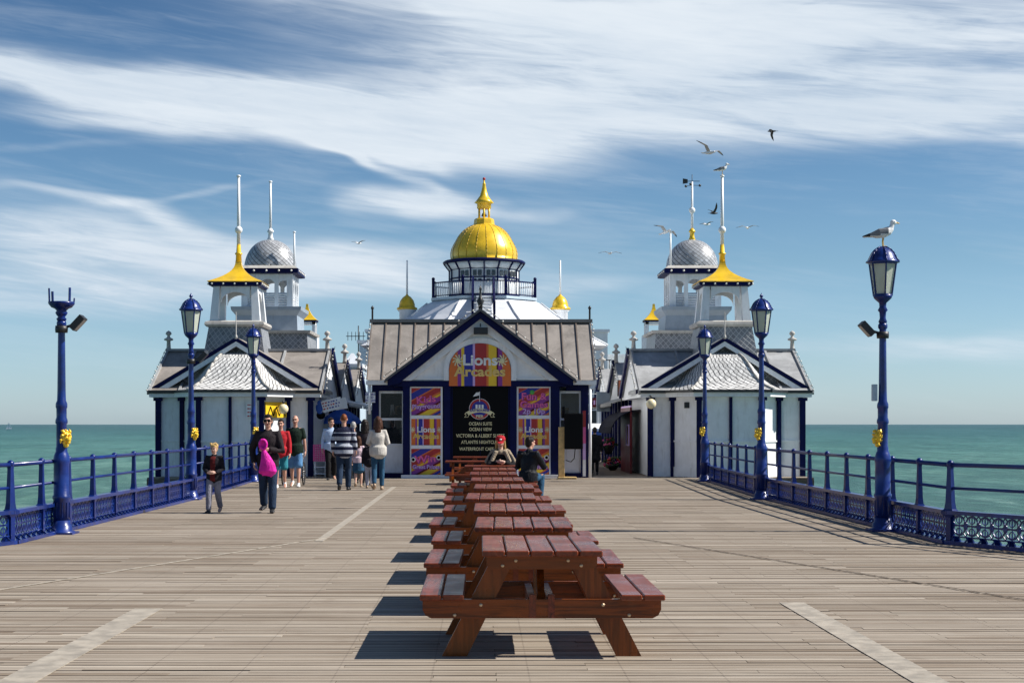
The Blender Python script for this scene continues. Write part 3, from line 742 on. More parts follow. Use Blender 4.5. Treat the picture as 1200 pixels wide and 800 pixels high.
# gable
apz=4.88; hw=2.55; ez0=2.9
mb=MB(); mb.prism([(-hw+.05,ez0),(hw-.05,ez0),(0,apz-.06)],47.02,47.35); mb.build('gable_wall',WHITE,AR)
mb=MB()
for s in (-1,1):
    mb.prism([(s*(hw+.22),ez0-.13),(s*(hw+.22),ez0+.06) ,(0,apz+.22),(0,apz-.02),(s*(hw-.12),ez0-.02)],46.72,46.9) if 0 else None
    a=Vector((s*(hw+.15),46.75,ez0-.06)); b=Vector((0,46.75,apz+.0))
    d=(b-a).normalized(); up=Vector((-d.z*s*-1,0,d.x*s)) if 0 else None
    mb.prism([(s*(hw+.2),ez0-.16),(s*(hw+.2),ez0+.02),(0,apz+.06),(0,apz-.15),(s*(hw-.12),ez0-.1)],46.72,46.80)
bb=mb.build('barge_board',NAVY,AR)
mb=MB()
for s in (-1,1): mb.prism([(s*(hw+.3),ez0-.03),(s*(hw+.3),ez0+.06),(0,apz+.16),(0,apz+.062),(s*(hw+.2),ez0+.022)] if 0 else [(s*(hw+.3),ez0-.06),(s*(hw+.27),ez0+.04),(0,apz+.15),(0,apz+.065)],46.62,49.6)
mb.build('gable_roof',paint('ridge_lead_dark',(.09,.09,.10),.5),AR)
mb=MB()
for s in (-1,1): mb.prism([(s*(hw-.12),ez0-.0),(s*(hw-.5),ez0),(0,apz-.42),(0,apz-.16)],46.86,47.02)
mb.build('inner_barge',WHITE,AR)
mb=MB(); n=24; r0,r1=.93,1.08; cz=PZ(432,47); cx0=PX(562.5,47)
def archpts(r,k=1.0): return [(cx0+r*math.cos(math.pi*i/n),cz+r*k*math.sin(math.pi*i/n)-.0) for i in range(n+1)]
A=[(cx0+r1,2.9)]+archpts(r1,.85)+[(cx0-r1,2.9)]; B=[(cx0+r0,2.9)]+archpts(r0,.82)+[(cx0-r0,2.9)]
for i in range(len(A)-1): mb.prism([A[i],A[i+1],B[i+1],B[i]],46.93,47.02)
mb.box(-2.1,-1.1,46.98,47.02,2.93,2.98); mb.box(1.1,2.1,46.98,47.02,2.93,2.98)
mb.build('arch_moulding',WHITE,AR)
def stripes_sign(x0,x1,zf0,zf1,y,parent,cols,name='sign_board',nsub=3):
    mb=MB(); tot=sum(c[0] for c in cols); x=x0
    for wd,mi in cols:
        xe=x+wd/tot*(x1-x0)
        for k in range(nsub):
            a=x+(xe-x)*k/nsub; b=x+(xe-x)*(k+1)/nsub
            mb.prism([(a,zf0),(b,zf0),(b,max(zf0+.01,zf1(b))),(a,max(zf0+.01,zf1(a)))],y-.012,y,mi)
        x=xe
    return mb.build(name,[ORANGE,PURP,YEL,SBLUE,RED,MAROON,LILAC],parent)
f1=lambda x: cz+.82*math.sqrt(max(0,.92**2-(x-cx0)**2)) 
COLS=[(12,0),(5,1),(4,2),(12,3),(3,6),(16,4),(3,0),(11,2),(2,5),(6,1),(12,0)]
sg=stripes_sign(cx0-.92,cx0+.92,2.74,f1,46.95,AR,COLS)
text_mesh('Lions',.44,TXTW,'lettering',sg,(cx0,46.93,PZ(422.5,47)),bold=.012,xs=1.12,ext=.01)
text_mesh('Arcades',.40,GOLDL,'lettering',sg,(cx0,46.93,PZ(435.8,47)),bold=.012,xs=1.15,ext=.01)
def lionhead(mb,cx,cz,r,y,s):
    for i in range(9):
        a=2*math.pi*i/9+.3; mb.obox((cx+r*.55*math.cos(a),y,cz+r*.6*math.sin(a)),(cx+r*1.05*math.cos(a+.35),y,cz+r*1.2*math.sin(a+.35)),.012,r*.22)
    mb.ball((cx,y,cz),r*.5,10,sc_=(1,.15,1.15)); mb.ball((cx+s*r*.4,y-.01,cz-r*.2),r*.3,8,sc_=(1,.2,.8))
for s in (-1,1):
    mb=MB(); lionhead(mb,cx0+s*.66,PZ(422.5,47),.15,46.925,-s); mb.build('lion_emblem',TXTC,sg)
# poster panels
def poster(x0,x1,z0,z1,kind,side):
    y=47.10
    if kind=='lions':
        o=stripes_sign(x0,x1,z0,lambda x:z1,y,AR,COLS,'poster',1)
        w=x1-x0
        text_mesh('Lions',.235,TXTW,'lettering',o,((x0+x1)/2,y-.02,(z0+z1)/2+.07),bold=.006,xs=1.1)
        text_mesh('Arcades',.215,GOLDL,'lettering',o,((x0+x1)/2,y-.02,(z0+z1)/2-.13),bold=.006,xs=1.1)
        for s in (-1,1):
            mb=MB(); lionhead(mb,(x0+x1)/2+s*.40,(z0+z1)/2+.07,.075,y-.02,-s); mb.build('lion_emblem',TXTC,o)
        return
    mb=MB(); cols=[0,3,4,1,2,0,4] if kind=='top' else [0,3,0,4,2,1,0]
    mb.box(x0,x1,y-.01,y,z0,z1,0)
    w=x1-x0; h=z1-z0
    def clip(p): return (min(max(p[0],x0),x1),min(max(p[1],z0),z1))
    # diagonal bands clipped to the panel
    def band(o0,o1,mi,yy):
        import itertools
        sl=.55
        poly=[(x0,z0+o0*h),(x1,z0+o0*h+sl*w),(x1,z0+o1*h+sl*w),(x0,z0+o1*h)]
        def cut(P,axis,val,keep):
            out=[]
            for i in range(len(P)):
                a=P[i]; b=P[(i+1)%len(P)]; ia=(a[axis]<=val) if keep else (a[axis]>=val); ib=(b[axis]<=val) if keep else (b[axis]>=val)
                if ia: out.append(a)
                if ia!=ib:
                    t_=(val-a[axis])/(b[axis]-a[axis]); out.append((a[0]+(b[0]-a[0])*t_,a[1]+(b[1]-a[1])*t_))
            return out
        poly=cut(cut(poly,1,z1,True),1,z0,False)
        if len(poly)>2: mb.prism(poly,yy-.003,yy,mi)
    for i,(a,b,mi) in enumerate(((.55,.8,3),(.82,1.0,4),(-.05,.12,1),(-.35,-.15,2),(-.12,-.05,5),(.3,.5,4),(-.5,-.4,3),(.15,.22,2))): band(a,b,mi,y-.011-.0005*i)
    o=mb.build('poster',[ORANGE,PURP,YEL,SBLUE,RED,MAROON],AR)
    xc=(x0+x1)/2; zc=(z0+z1)/2
    def lay(txt,sz,dx,dz,m,xs=1,rot=0,d=0):
        text_mesh(txt,sz,PURP if m!=PURP else TXTW,'lettering',o,(xc+dx+.012,y-.018-d,zc+dz-.012),rot=(math.pi/2,rot,0),bold=.016,xs=xs,ext=.001)
        text_mesh(txt,sz,m,'lettering',o,(xc+dx,y-.024-d,zc+dz),rot=(math.pi/2,rot,0),bold=.004,xs=xs,ext=.001)
    if kind=='top' and side<0:
        lay('Kids',.28,0,.06,PINK,1.2,R(-6)); lay('Playground',.19,0,-.14,LILAC,.98,R(-3))
    elif kind=='top':
        lay('Fun &',.29,0,.15,PINK,1.1); lay('Games',.27,0,-.09,PINK,1.1); lay('2p 10p',.22,0,-.29,LILAC,1.1)
        mm=MB(); mm.ball((xc-.05,y-.03,zc+.28),.07,8,sc_=(1,.15,1)); mm.build('poster_mark',GREEN,o)
    else:
        lay('Win',.3,-.02,.08,PINK,1.2,R(-4)); lay('Great Prizes',.16,0,-.15,LILAC,1.0)
        for s in (-1,1):
            mm=MB(); mm.ball((xc+s*.38,y-.03,zc+.1+ .03*s),.075,10,sc_=(1,.15,1),mi=0); mm.ball((xc+s*.38,y-.042,zc+.1+.03*s),.045,10,sc_=(1,.15,1),mi=1); mm.build('poster_mark',[TXTW,BLACK],o)
for sx,(px0,px1) in ((-1,(482,516.5)),(1,(607.5,643.5))):
    x0,x1=PX(px0,47.1),PX(px1,47.1)
    poster(x0,x1,PZ(486.5,47.1),PZ(454.5,47.1),'top',sx); poster(x0,x1,PZ(521.5,47.1),PZ(490.5,47.1),'lions',sx); poster(x0,x1,PZ(556.5,47.1),PZ(525.5,47.1),'low',sx)
    mb=MB(); X0=PX(px0-2.2,47.05); X1=PX(px1+2.2,47.05); y0,y1=47.04,47.11
    mb.box(X0,x0,y0,y1,.10,2.74); mb.box(x1,X1,y0,y1,.10,2.74)
    for a,b in ((558.5,556.5),(525.5,521.5),(490.5,486.5),(454.5,452)): mb.box(x0,x1,y0+.002,y1,max(PZ(a,47.1),.1),PZ(b,47.1))
    mb.build('poster_frame',WHITE,AR)
mb=MB(); mb.box(-2.12,-1.07,47.12,47.6,.0,2.8); mb.box(1.06,2.12,47.12,47.6,0,2.8); mb.build('poster_backing',NAVY,AR)
# side windows
for s in (-1,1):
    x0,x1=(-3.05,-2.31) if s<0 else (2.37,3.02)
    fr=MB(); y0,y1=47.50,47.6
    fr.box(x0,x0+.05,y0,y1,.14,2.6); fr.box(x1-.05,x1,y0,y1,.14,2.6)
    for z0,z1 in ((.14,.2),(.95,1.02),(1.72,1.79),(2.53,2.6)): fr.box(x0+.05,x1-.05,y0+.002,y1,z0,z1)
    fr.box(x0+.05,x1-.05,y0+.03,y1-.02,.2,.95)
    wo=fr.build('window',WHITE,AR)
    g=MB(); g.box(x0+.05,x1-.05,y0+.05,y0+.056,1.02,1.72); g.box(x0+.05,x1-.05,y0+.05,y0+.056,1.79,2.53); g.build('pane',CLEARG,wo)
    for _ in range(1):
        it=MB(); it.box(x0,x1,48.3,48.34,.3,2.5,0); 
        for k in range(9): 
            a=random.uniform(x0,x1-.15); c=random.choice([1.1,1.5,1.9]); it.box(a,a+random.uniform(.08,.2),48.1,48.25,c,c+random.uniform(.1,.3),random.choice([1,2,3]))
        it.build('display_shelf',[INT if s<0 else CREAM,WHITE,PALEBLUE,POSTWOOD],AR)
# main roof
ridY,ridZ,eY,eZ=50.0,4.82,47.22,2.93
mb=MB(); mb.slab((-3.38,eY,eZ),(3.42,eY,eZ),(3.46,ridY,ridZ),(-3.42,ridY,ridZ),.07); mb.slab((3.42,2*ridY-eY,eZ),(-3.38,2*ridY-eY,eZ),(-3.42,ridY,ridZ),(3.46,ridY,ridZ),.07)
rf=mb.build('roof',LEAD,AR)
mb=MB()
for i in range(16):
    x=-3.4+i*(6.84/15); 
    xt=x*1.012
    mb.obox((x,eY,eZ+.015),(xt,ridY-.02,ridZ+.012),.035,.05)
mb.build('roof_seam',paint('seam_lead',(.16,.13,.11),.5),rf)
mb=MB(); mb.box(-3.5,3.54,ridY-.12,ridY+.12,ridZ-.0,ridZ+.10); mb.build('ridge_capping',paint('capping',(.2,.19,.18),.5),rf)
mb=MB(); mb.box(-3.42,-2.75,eY-.12,eY+.05,eZ-.15,eZ-.03); mb.box(2.75,3.46,eY-.12,eY+.05,eZ-.15,eZ-.03); 
mb.tube((3.28,47.2,0),(3.28,47.2,eZ-.14),.045); mb.tube((-3.32,47.25,1.9),(-3.32,47.25,eZ-.14),.04); mb.build('gutter',WHITE,AR)
mb=MB(); mb.prism([(48.0,2.9),(52,2.9),(50,4.7)],-3.25,-3.1,axis='x'); mb.prism([(48.0,2.9),(52,2.9),(50,4.7)],3.12,3.27,axis='x'); mb.build('verge_wall',WHITE,AR)
def bulbs(pts,n,parent,jit=.02,r=.028,name='light_string'):
    mb=MB(); P=[Vector(p) for p in pts]
    for a,b in zip(P[:-1],P[1:]):
        for i in range(n):
            p=a.lerp(b,i/n)+Vector((random.uniform(-jit,jit),0,random.uniform(-jit,jit))); mb.ball(p,r,6)
        mb.tube(a,b,.008,n=5,mi=1)
    return mb.build(name,[CREAM,DARK],parent)
bulbs([(-3.46,eY,eZ+.05),(-3.5,ridY,ridZ+.05)],14,AR); bulbs([(3.48,eY,eZ+.05),(3.54,ridY,ridZ+.05)],14,AR)
bulbs([(-hw-.3,46.6,ez0+.12),(0,46.6,apz+.24)],13,AR); bulbs([(hw+.3,46.6,ez0+.12),(0,46.6,apz+.24)],13,AR)
mb=MB(); mb.bbox(-.2,.22,46.6,46.8,apz-.62,apz-.42,.01); mb.obox((0,46.7,apz-.4),(0,46.7,apz-.3),.04,.1); mb.build('flood_lamp',DARK,AR)
mb=MB(); mb.lathe([(.06,4.95),(.07,5.1),(.12,5.2),(.05,5.3),(.03,5.5),(.045,5.55),(.001,5.68)],(0,46.75,.05),8); mb.build('gable_finial',DARK,AR)
for x in (-3.42,3.46):
    mb=MB(); mb.lathe([(.03,0),(.03,.35),(.05,.38),(.05,.42),(.001,.48)],(x,50,4.88),8); mb.build('ridge_finial',DARK,AR)
# octagonal roof, drum and dome
OY=56.0; oz=lambda py:PZ(py,OY)
def oct_(r,z,c=(0.13,OY)): return [(c[0]+r*math.cos(math.pi/4*(i+.5)),c[1]+r*math.sin(math.pi/4*(i+.5)),z) for i in range(8)]
K=1/math.cos(math.pi/8)
mb=MB(); mb.loft([oct_(4.6,4.3),oct_(3.55,4.85),oct_(2.75,5.35),oct_(2.15,5.8),oct_(1.72*K,oz(354))],smooth=False)
o=mb.build('octagonal_roof',WROOF,AR)
for k in range(8):
    mb=MB(); a=math.pi/4*(k+.5); q=[(4.6,4.3),(3.55,4.85),(2.75,5.35),(2.15,5.8)]
    mb.path([(0.13+r*math.cos(a),OY+r*math.sin(a),z+.02) for r,z in q],.035,6); mb.build('roof_hip',WHITE,o)
mb=MB(); mb.loft([oct_(1.85*K,oz(354)),oct_(1.85*K,oz(352)+.03)],smooth=False); mb.build('gallery_floor',PALEBLUE,AR)
zt=oz(308); z0=oz(352)+.03
mb=MB(); n=16; mb.lathe([(1.22,z0),(1.22,zt-.02)],(0.13,OY,0),n,smooth=False); mb.lathe([(1.2,zt-.3),(1.24,zt-.28),(1.39,zt-.07),(1.2,zt-.07)],(0.13,OY,0),32); drum=mb.build('drum',WHITE,AR)
mb=MB()
for k in range(16):
    a=2*math.pi*k/16; x,y=0.13+1.235*math.cos(a),OY+1.235*math.sin(a)
    mb.obox((x,y,z0),(x,y,zt-.28),.05,.05); mb.obox((x,y,zt-.3),(0.13+1.42*math.cos(a),OY+1.42*math.sin(a),zt-.06),.045,.05)
for z,h,r in ((zt-.3,.06,1.25),(zt-.62,.045,1.245),(z0+.05,.08,1.25)): mb.lathe([(r,z),(r,z+h)],(0.13,OY,0),16,smooth=False)
mb.lathe([(1.2,zt-.06),(1.45,zt-.06),(1.47,zt+.0),(1.40,zt+.05),(1.2,zt+.06)],(0.13,OY,0),32); 
mb.build('drum_frame',NAVY,drum)
for k in (10,11,12,13,14):
    a=2*math.pi*(k+.5)/16; c=Vector((0.13+1.225*math.cos(a),OY+1.225*math.sin(a),0)); tn=Vector((-math.sin(a),math.cos(a),0)); nr=Vector((math.cos(a),math.sin(a),0))
    if k in (11,12,14):
        mb=MB(); 
        for q in (-1,1):
            p=c+tn*q*.09+nr*.0
            mb.obox(p+Vector((0,0,z0+.55)),p+Vector((0,0,zt-.66)),.12,.02,up=nr)
        mb.build('window',WINGLASS,drum)
    mb=MB()
    for q in (-1,1):
        p=c+tn*q*.09; mb.obox(p+Vector((0,0,zt-.55)),p+Vector((0,0,zt-.36)),.13,.02,up=nr)
    mb.build('transom_window',WINGLASS,drum)
# dome
zb=oz(306.5)
R_=1.16
def domeprof(R0,H,z0,bulge=.0):
    P=[]
    for i in range(15):
        t_=i/14; a=t_*math.pi/2
        r=R0*(math.cos(a)**.82)*(1+.045*math.sin(min(1,t_*3)*math.pi)); P.append((max(r,.02),z0+H*math.sin(a)))
    return P
pr=domeprof(R_,1.33,zb); pr=[(1.2,zb-.03),(1.2,zb+.02)]+pr
mb=MB(); mb.lathe(pr,(0.13,OY,0),48); dm=mb.build('dome',GOLDP,AR)
mb=MB()
for k in range(20):
    a=2*math.pi*(k+.25)/20; mb.path([(0.13+r*1.004*math.cos(a),OY+r*1.004*math.sin(a),z) for r,z in pr[2:-1]],.009,5)
mb.build('dome_rib',paint('rib_gilt',(.5,.32,.02),.4),dm)
mb=MB(); c=(0.13,OY,0); zz=zb+1.28
mb.lathe([(.42,zz-.09),(.42,zz),(.37,zz+.04),(.35,zz+.2),(.31,zz+.24)],c,8,smooth=False)
for k in range(6):
    a=2*math.pi*k/6+.5; x,y=c[0]+.2*math.cos(a),c[1]+.2*math.sin(a); mb.tube((x,y,zz+.2),(x,y,zz+.62),.035,n=6)
mb.lathe([(.22,zz+.58),(.25,zz+.6),(.25,zz+.76),(.35,zz+.80),(.26,zz+.9),(.15,zz+1.05),(.09,zz+1.25),(.055,zz+1.45),(.07,zz+1.47),(.035,zz+1.5),(.025,zz+1.6)],c,12)
ln=mb.build('cupola',GOLDP,dm)
mb=MB(); mb.lathe([(.001,zz+.3),(.03,zz+.3),(.1,zz+.33),(.07,zz+.42),(.03,zz+.46),(.001,zz+.47)],c,10); mb.build('bell',DARK,ln) if 0 else mb.build('bell',DARK,dm)
mb=MB(); mb.ball((c[0],c[1],zz+1.65),.055,8); mb.build('finial',RED,dm)
# gallery railing
mb=MB()
rr=1.78*K; P=[Vector(p) for p in oct_(rr,z0)]
for p in P:
    mb.obox(p,p+Vector((0,0,.62)),.1,.1); mb.ball(p+Vector((0,0,.66)),.06,8)
for a,b in zip(P,P[1:]+P[:1]): 
    mb.obox(a+Vector((0,0,.52)),b+Vector((0,0,.52)),.05,.04); mb.obox(a+Vector((0,0,.06)),b+Vector((0,0,.06)),.04,.03)
gr=mb.build('gallery_railing',NAVY,AR)
mb=MB()
for a,b in zip(P,P[1:]+P[:1]):
    for i in range(1,16):
        p=a.lerp(b,i/16); mb.tube(p+Vector((0,0,.05)),p+Vector((0,0,.5)),.017,n=5)
mb.build('baluster',WHITE,gr)
# stair up the roof
mb=MB(); ax0,ax1=PX(555,52),PX(579,52)
for i in range(9): mb.box(PX(556,52)+.05,PX(578,52)-.05,50.6+i*.42,51.0+i*.42,4.9+i*.13,4.96+i*.13)
st=mb.build('roof_stair',WHITE,AR)
mb=MB()
for x in (PX(554,52),PX(579,52)):
    mb.obox((x,50.5,4.8),(x,54.3,6.0),.06,.18)
    for i in range(5):
        mb.obox((x,50.6+i*.9,4.85+i*.28),(x,50.6+i*.9,5.55+i*.28),.07,.07)
    mb.obox((x,50.6,5.55),(x,54.2,6.67),.05,.05)
mb.build('stair_handrail',NAVY,st)
for px in (477,656.5):
    x=PX(px,OY)
    mb=MB(); mb.lathe([(.27,4.3),(.27,5.58),(.33,5.62),(.33,5.66)],(x,OY,0),12); tw=mb.build('turret',WHITE,AR)
    mb=MB(); mb.lathe([(.36,5.66),(.37,5.72),(.29,5.76),(.28,5.85),(.24,5.98),(.15,6.1),(.05,6.17),(.04,6.2)],(x,OY,0),16); mb.build('turret_dome',GOLDP,tw)
    mb=MB(); mb.tube((x,OY,6.18),(x,OY,oz(305)),.036,.026,8); mb.build('flagpole',POLE,tw)
mb=MB(); mb.box(-3.4,3.5,52,66,4.55,4.62); mb.build('flat_roof',WROOF,AR)

# ---------------------------------------------------------------- side pavilions
def finial(mb,c,h=.55,s=1): 
    mb.lathe([(.09*s,0),(.07*s,.1*h),(.06*s,.45*h),(.15*s,.5*h),(.15*s,.56*h),(.06*s,.64*h),(.04*s,.72*h),(.1*s,.82*h),(.08*s,.92*h),(.001,1*h)],c,10)
def ribbon_gable_roof(mb,xa,xb,y0,y1,ze,zr,t=.08):
    ym=(y0+y1)/2
    mb.slab((xa,y0,ze),(xb,y0,ze),(xb,ym,zr),(xa,ym,zr),t); mb.slab((xb,y1,ze),(xa,y1,ze),(xa,ym,zr),(xb,ym,zr),t)
def pavilion(s,label,leadmat):
    c=s*7.52; ga=4.22; pv=thing('side_pavilion',label,'building',(c,48.5,0),world=True)
    X=lambda u:c+s*u     # u>0 seaward
    def bx(mb,u0,u1,*a,**k): x0,x1=sorted((X(u0),X(u1))); mb.box(x0,x1,*a,**k)
    mb=MB(); bx(mb,-2.3,2.4,48.56,54.4,0,2.5); mb.build('wall',WHITE,pv)
    # canted bay
    bay=[(-1.6,48.56),(-.95,47.45),(.95,47.45),(1.6,48.56)]
    mb=MB(); mb.prism([(X(u),y) for u,y in bay],0,2.5,axis='z'); mb.build('bay_wall',WHITE,pv)
    mb=MB()
    pc=[(-2.3,48.5,.085),(2.38,48.5,.085),(-1.62,48.5,.06),(1.66,48.5,.06),(-.95,47.4,.075),(.95,47.4,.075),(0.0,47.41,.045)]
    for u,y,w in pc: mb.box(X(u)-w,X(u)+w,y-.03,y+.07,0,2.42); 
    for u,y,w in pc:
        if w>.05: mb.box(X(u)-w-.05,X(u)+w+.05,y-.08,y+.05,2.32,2.42)
    mb.build('pilaster',NAVY,pv)
    mb=MB(); q=[(-2.3,48.54),(-1.6,48.54),(-.95,47.43),(.95,47.43),(1.6,48.54),(2.4,48.54)]
    for z,h in ((1.06,.05),(.0,.3)):
        for a,b in zip(q[:-1],q[1:]): mb.obox((X(a[0]),a[1],z+h/2),(X(b[0]),b[1],z+h/2),.05,h)
    for (u0,u1) in ((-.85,-.1),(.1,.85)):
        pass
    mb.build('wall_moulding',WHITE,pv)
    # eaves: soffit board, gutter
    e=[(-2.62,48.3),(-1.85,48.3),(-1.15,47.18),(1.15,47.18),(1.85,48.3),(2.62,48.3),(2.62,54.6),(-2.62,54.6)]
    mb=MB(); mb.prism([(X(u),y) for u,y in e],2.43,2.56,axis='z'); mb.build('eaves_board',WHITE,pv)
    mb=MB()
    for a,b in zip(e[:6],e[1:6]): mb.obox((X(a[0]),a[1]-.04,2.60),(X(b[0]),b[1]-.04,2.60),.1,.08)
    mb.tube((X(-1.25),48.45,.3),(X(-1.25),48.45,2.4),.04); mb.path([(X(-1.25),48.45,2.38),(X(-1.4),48.2,2.5),(X(-1.45),48.15,2.56)],.04)
    mb.build('gutter',DARK,pv)
    # bell-cast bay roof
    prof=[(0,1.0),(.03,.94),(.08,.84),(.17,.70),(.32,.56),(.52,.44),(.70,.34),(.85,.24),(.95,.13),(1.0,.02)]
    rings=[]
    for tt,f in prof:
        w1=.34+.90*f; w2=.42+1.62*f
        rings.append([(X(-w2),48.95,2.64+1.16*tt),(X(-w1),48.75-1.6*f,2.64+1.16*tt),(X(w1),48.75-1.6*f,2.64+1.16*tt),(X(w2),48.95,2.64+1.16*tt)])
    mb=MB(); mb.loft(rings,smooth=False,closed=True); rb=mb.build('bay_roof',SLATE,pv)
    mb=MB()
    for k in (1,2): mb.path([Vector(r[k])+Vector((0,-.01,.015)) for r in rings],.035,6)
    mb.build('roof_hip',STONE,rb)
    # main roof, transverse
    mb=MB(); xa,xb=sorted((X(-2.68),X(2.68))); ribbon_gable_roof(mb,xa,xb,48.28,54.2,2.58,3.98); mr=mb.build('roof',leadmat,pv)
    mb=MB()
    for u in (-2.62,-1.2,0,1.7,2.62): mb.obox((X(u),48.28,2.61),(X(u),51.2,3.99),.07,.06)
    mb.box(xa,xb,51.14,51.34,3.97,4.05); mb.build('roof_seam',LEADG,mr)
    # cross gable towards the deck
    mb=MB()
    mb.prism([(X(-2.3),2.6),(X(2.3),2.6),(X(0),ga-.12)],48.98,49.06); gw=mb.build('gable_wall',SLATED,pv)
    mb=MB()
    for q in (-1,1): mb.prism([(X(q*2.7),2.55),(X(q*2.7),2.65),(X(0),ga+.05),(X(0),ga-.05)],48.62,51.5)
    mb.build('gable_roof',leadmat,pv)
    mb=MB()
    for q in (-1,1): mb.prism([(X(q*2.74),2.52),(X(q*2.74),2.65),(X(0),ga+.06),(X(0),ga-.06)],48.55,48.62)
    mb.build('barge_board',NAVY,pv)
    mb=MB()
    for q in (-1,1): mb.prism([(X(q*2.68),2.53),(X(0),ga-.07),(X(0),ga-.22),(X(q*2.35),2.55)],48.57,48.63)
    mb.build('inner_barge',WHITE,pv)
    mb=MB(); mb.lathe([(.05,0),(.04,.1),(.015,.14),(.012,.8),(.001,.85)],(X(0),48.58,ga),8); mb.build('finial',STONE,pv)
    for u in (2.6,-2.55): mb=MB(); finial(mb,(X(u),51.24,4.02),.62); mb.build('ridge_finial',STONE,pv)
    # inner verge board (blue strip with bulbs)
    mb=MB()
    for (ya,za,yb,zb_) in ((51.24,3.98,54.2,2.58),): mb.slab((X(-2.68),ya,za+.06),(X(-2.68)+.0001,yb,zb_+.06),(X(-2.78),yb,zb_+.06),(X(-2.78),ya,za+.06),.18) if 0 else mb.obox((X(-2.73),ya,za+.0),(X(-2.73),yb,zb_+.0),.08,.07 if yb<52 else .22)
    mb.build('verge_board',NAVY,pv)
    mb=MB(); mb.prism([(48.4,2.56),(54.1,2.56),(51.24,3.9)],*sorted((X(-2.62),X(-2.54))),axis='x'); mb.build('side_gable',WHITE,pv)
    bulbs([(X(-2.8),48.28,2.72),(X(-2.8),51.24,4.12)],9,pv); bulbs([(X(2.68),48.28,2.66),(X(2.68),51.24,4.06)],9,pv)
    # hanging globe lamp by the alley corner
    gx=X(-2.35) if s>0 else PX(332,47.8); gz=PZ(473 if s>0 else 479,47.8)
    mb=MB(); mb.ball((gx,47.8,gz),.155,16); go=mb.build('globe_lamp',GLOBE,pv)
    mb=MB(); mb.tube((gx,47.8,gz+.15),(gx,47.8,gz+.25),.03); mb.obox((gx,47.8,gz+.24),(gx,48.3,gz+.24),.03,.03); mb.build('lamp_bracket',DARK,go)
    if s<0:
        mb=MB(); A_=Vector((X(-1.0),47.50,0)); B_=Vector((X(-1.52),48.40,0)); nr=Vector(((B_-A_).y,-(B_-A_).x,0)).normalized()*.06; A_+=nr; B_+=nr; za,zb2=PZ(489,48),PZ(471,48)
        mb.obox(A_+Vector((0,0,(za+zb2)/2)),B_+Vector((0,0,(za+zb2)/2)),.03,zb2-za,mi=0)
        nr=nr.normalized()*.022
        for i in range(6):
            p_=A_.lerp(B_,.08+i*.14)+nr; q_=A_.lerp(B_,.08+(i+1)*.14)+nr
            mb.obox(p_+Vector((0,0,za+.05 if i%2==0 else zb2-.14)),q_+Vector((0,0,zb2-.14 if i%2==0 else za+.05)),.012,.03,mi=1)
        mb.build('yellow_banner',[YEL,BLACK],pv)
        mb=MB(); x0,x1=PX(288.5,47.4),PX(301,47.4); z0,z1=PZ(489,47.4),PZ(471.5,47.4); mb.box(x0,x1,47.39,47.42,z0,z1,0)
        for i in range(4): 
            zz_=z1-.07-i*.11; a=x0+.04
            while a<x1-.07: b=a+random.uniform(.03,.06); mb.box(a,b,47.38,47.39,zz_-.02,zz_+.015,1); a=b+.015
        mb.build('notice',[WHITE,RED],pv)
        mb=MB()
        for z0,z1 in ((1.2,2.1),(.45,.95)): mb.box(X(1.25)-.1,X(1.25)+.1,47.9,47.98,z0,z1)
        mb.build('window',WINGLASS,pv)
    else:
        mb=MB(); x0=PX(802,47.9); mb.bbox(x0,x0+.26,47.85,47.99,PZ(478,47.9),PZ(471,47.9),.01); mb.build('wall_lamp',DARK,pv)
        mb=MB(); x0=PX(798,48.4); mb.lathe([(.07,-.04),(.07,.0)],(x0+.1,48.42,.45),12,tilt=Matrix.Rotation(math.pi/2,3,'X')); mb.build('vent',DARK,pv)
    # ---- front tower with golden pagoda cap
    TX=s*7.81; TY=51.0; tz=lambda py:PZ(py,TY)
    def sq(h,z,cx=TX,cy=TY): return [(cx-h,cy-h,z),(cx+h,cy-h,z),(cx+h,cy+h,z),(cx-h,cy+h,z)]
    mb=MB(); mb.loft([sq(1.0,3.4),sq(.95,3.9),sq(.82,tz(383))],smooth=False); tb=mb.build('tower_base',SLATED,pv)
    mb=MB(); mb.loft([sq(.9,tz(383)-.04),sq(.95,tz(382)),sq(.93,tz(379)),sq(.8,tz(378)+.02)],smooth=False); mb.build('tower_ledge',STONE,tb)
    mb=MB(); z0=tz(378)+.02; z1=tz(337.5); b0,b1=.80,.70
    for qx in (-1,1):
        for qy in (-1,1):
            def L_(h,z,w): 
                x=TX+qx*h; y=TY+qy*h
                return [(x-qx*w,y-qy*w,z),(x,y-qy*w,z),(x,y,z),(x-qx*w,y,z)]
            mb.loft([L_(b0,z0,.26),L_(b1,z1,.2)],smooth=False)
    # arched heads on the four sides
    n=12; aw=.46; ah=.34; zs=z1-.52
    pts=[(-b1+.05,z1),(-b1+.03,zs)]+[(-aw*math.cos(math.pi*i/n),zs+ah*math.sin(math.pi*i/n)) for i in range(n+1)]+[(b1-.03,zs),(b1-.05,z1)]
    for q in (-1,1):
        y=TY+q*b1
        for i in range(2,len(pts)-3):
            a,b=pts[i],pts[i+1]
            mb.prism([(TX+a[0],a[1]),(TX+b[0],b[1]),(TX+b[0],z1),(TX+a[0],z1)],min(y-q*.02,y-q*.1),max(y-q*.02,y-q*.1))
            mb.prism([(TY+a[0],a[1]),(TY+b[0],b[1]),(TY+b[0],z1),(TY+a[0],z1)],min(TX+q*(b1-.02),TX+q*(b1-.1)),max(TX+q*(b1-.02),TX+q*(b1-.1)),axis='x')
    mb.build('tower_arcade',WHITE,tb)
    mb=MB(); mb.loft([sq(.76,z1),sq(.82,z1+.02),sq(.84,z1+.13),sq(.80,z1+.14)],smooth=False); fa=mb.build('tower_fascia',NAVY,tb)
    mb=MB()
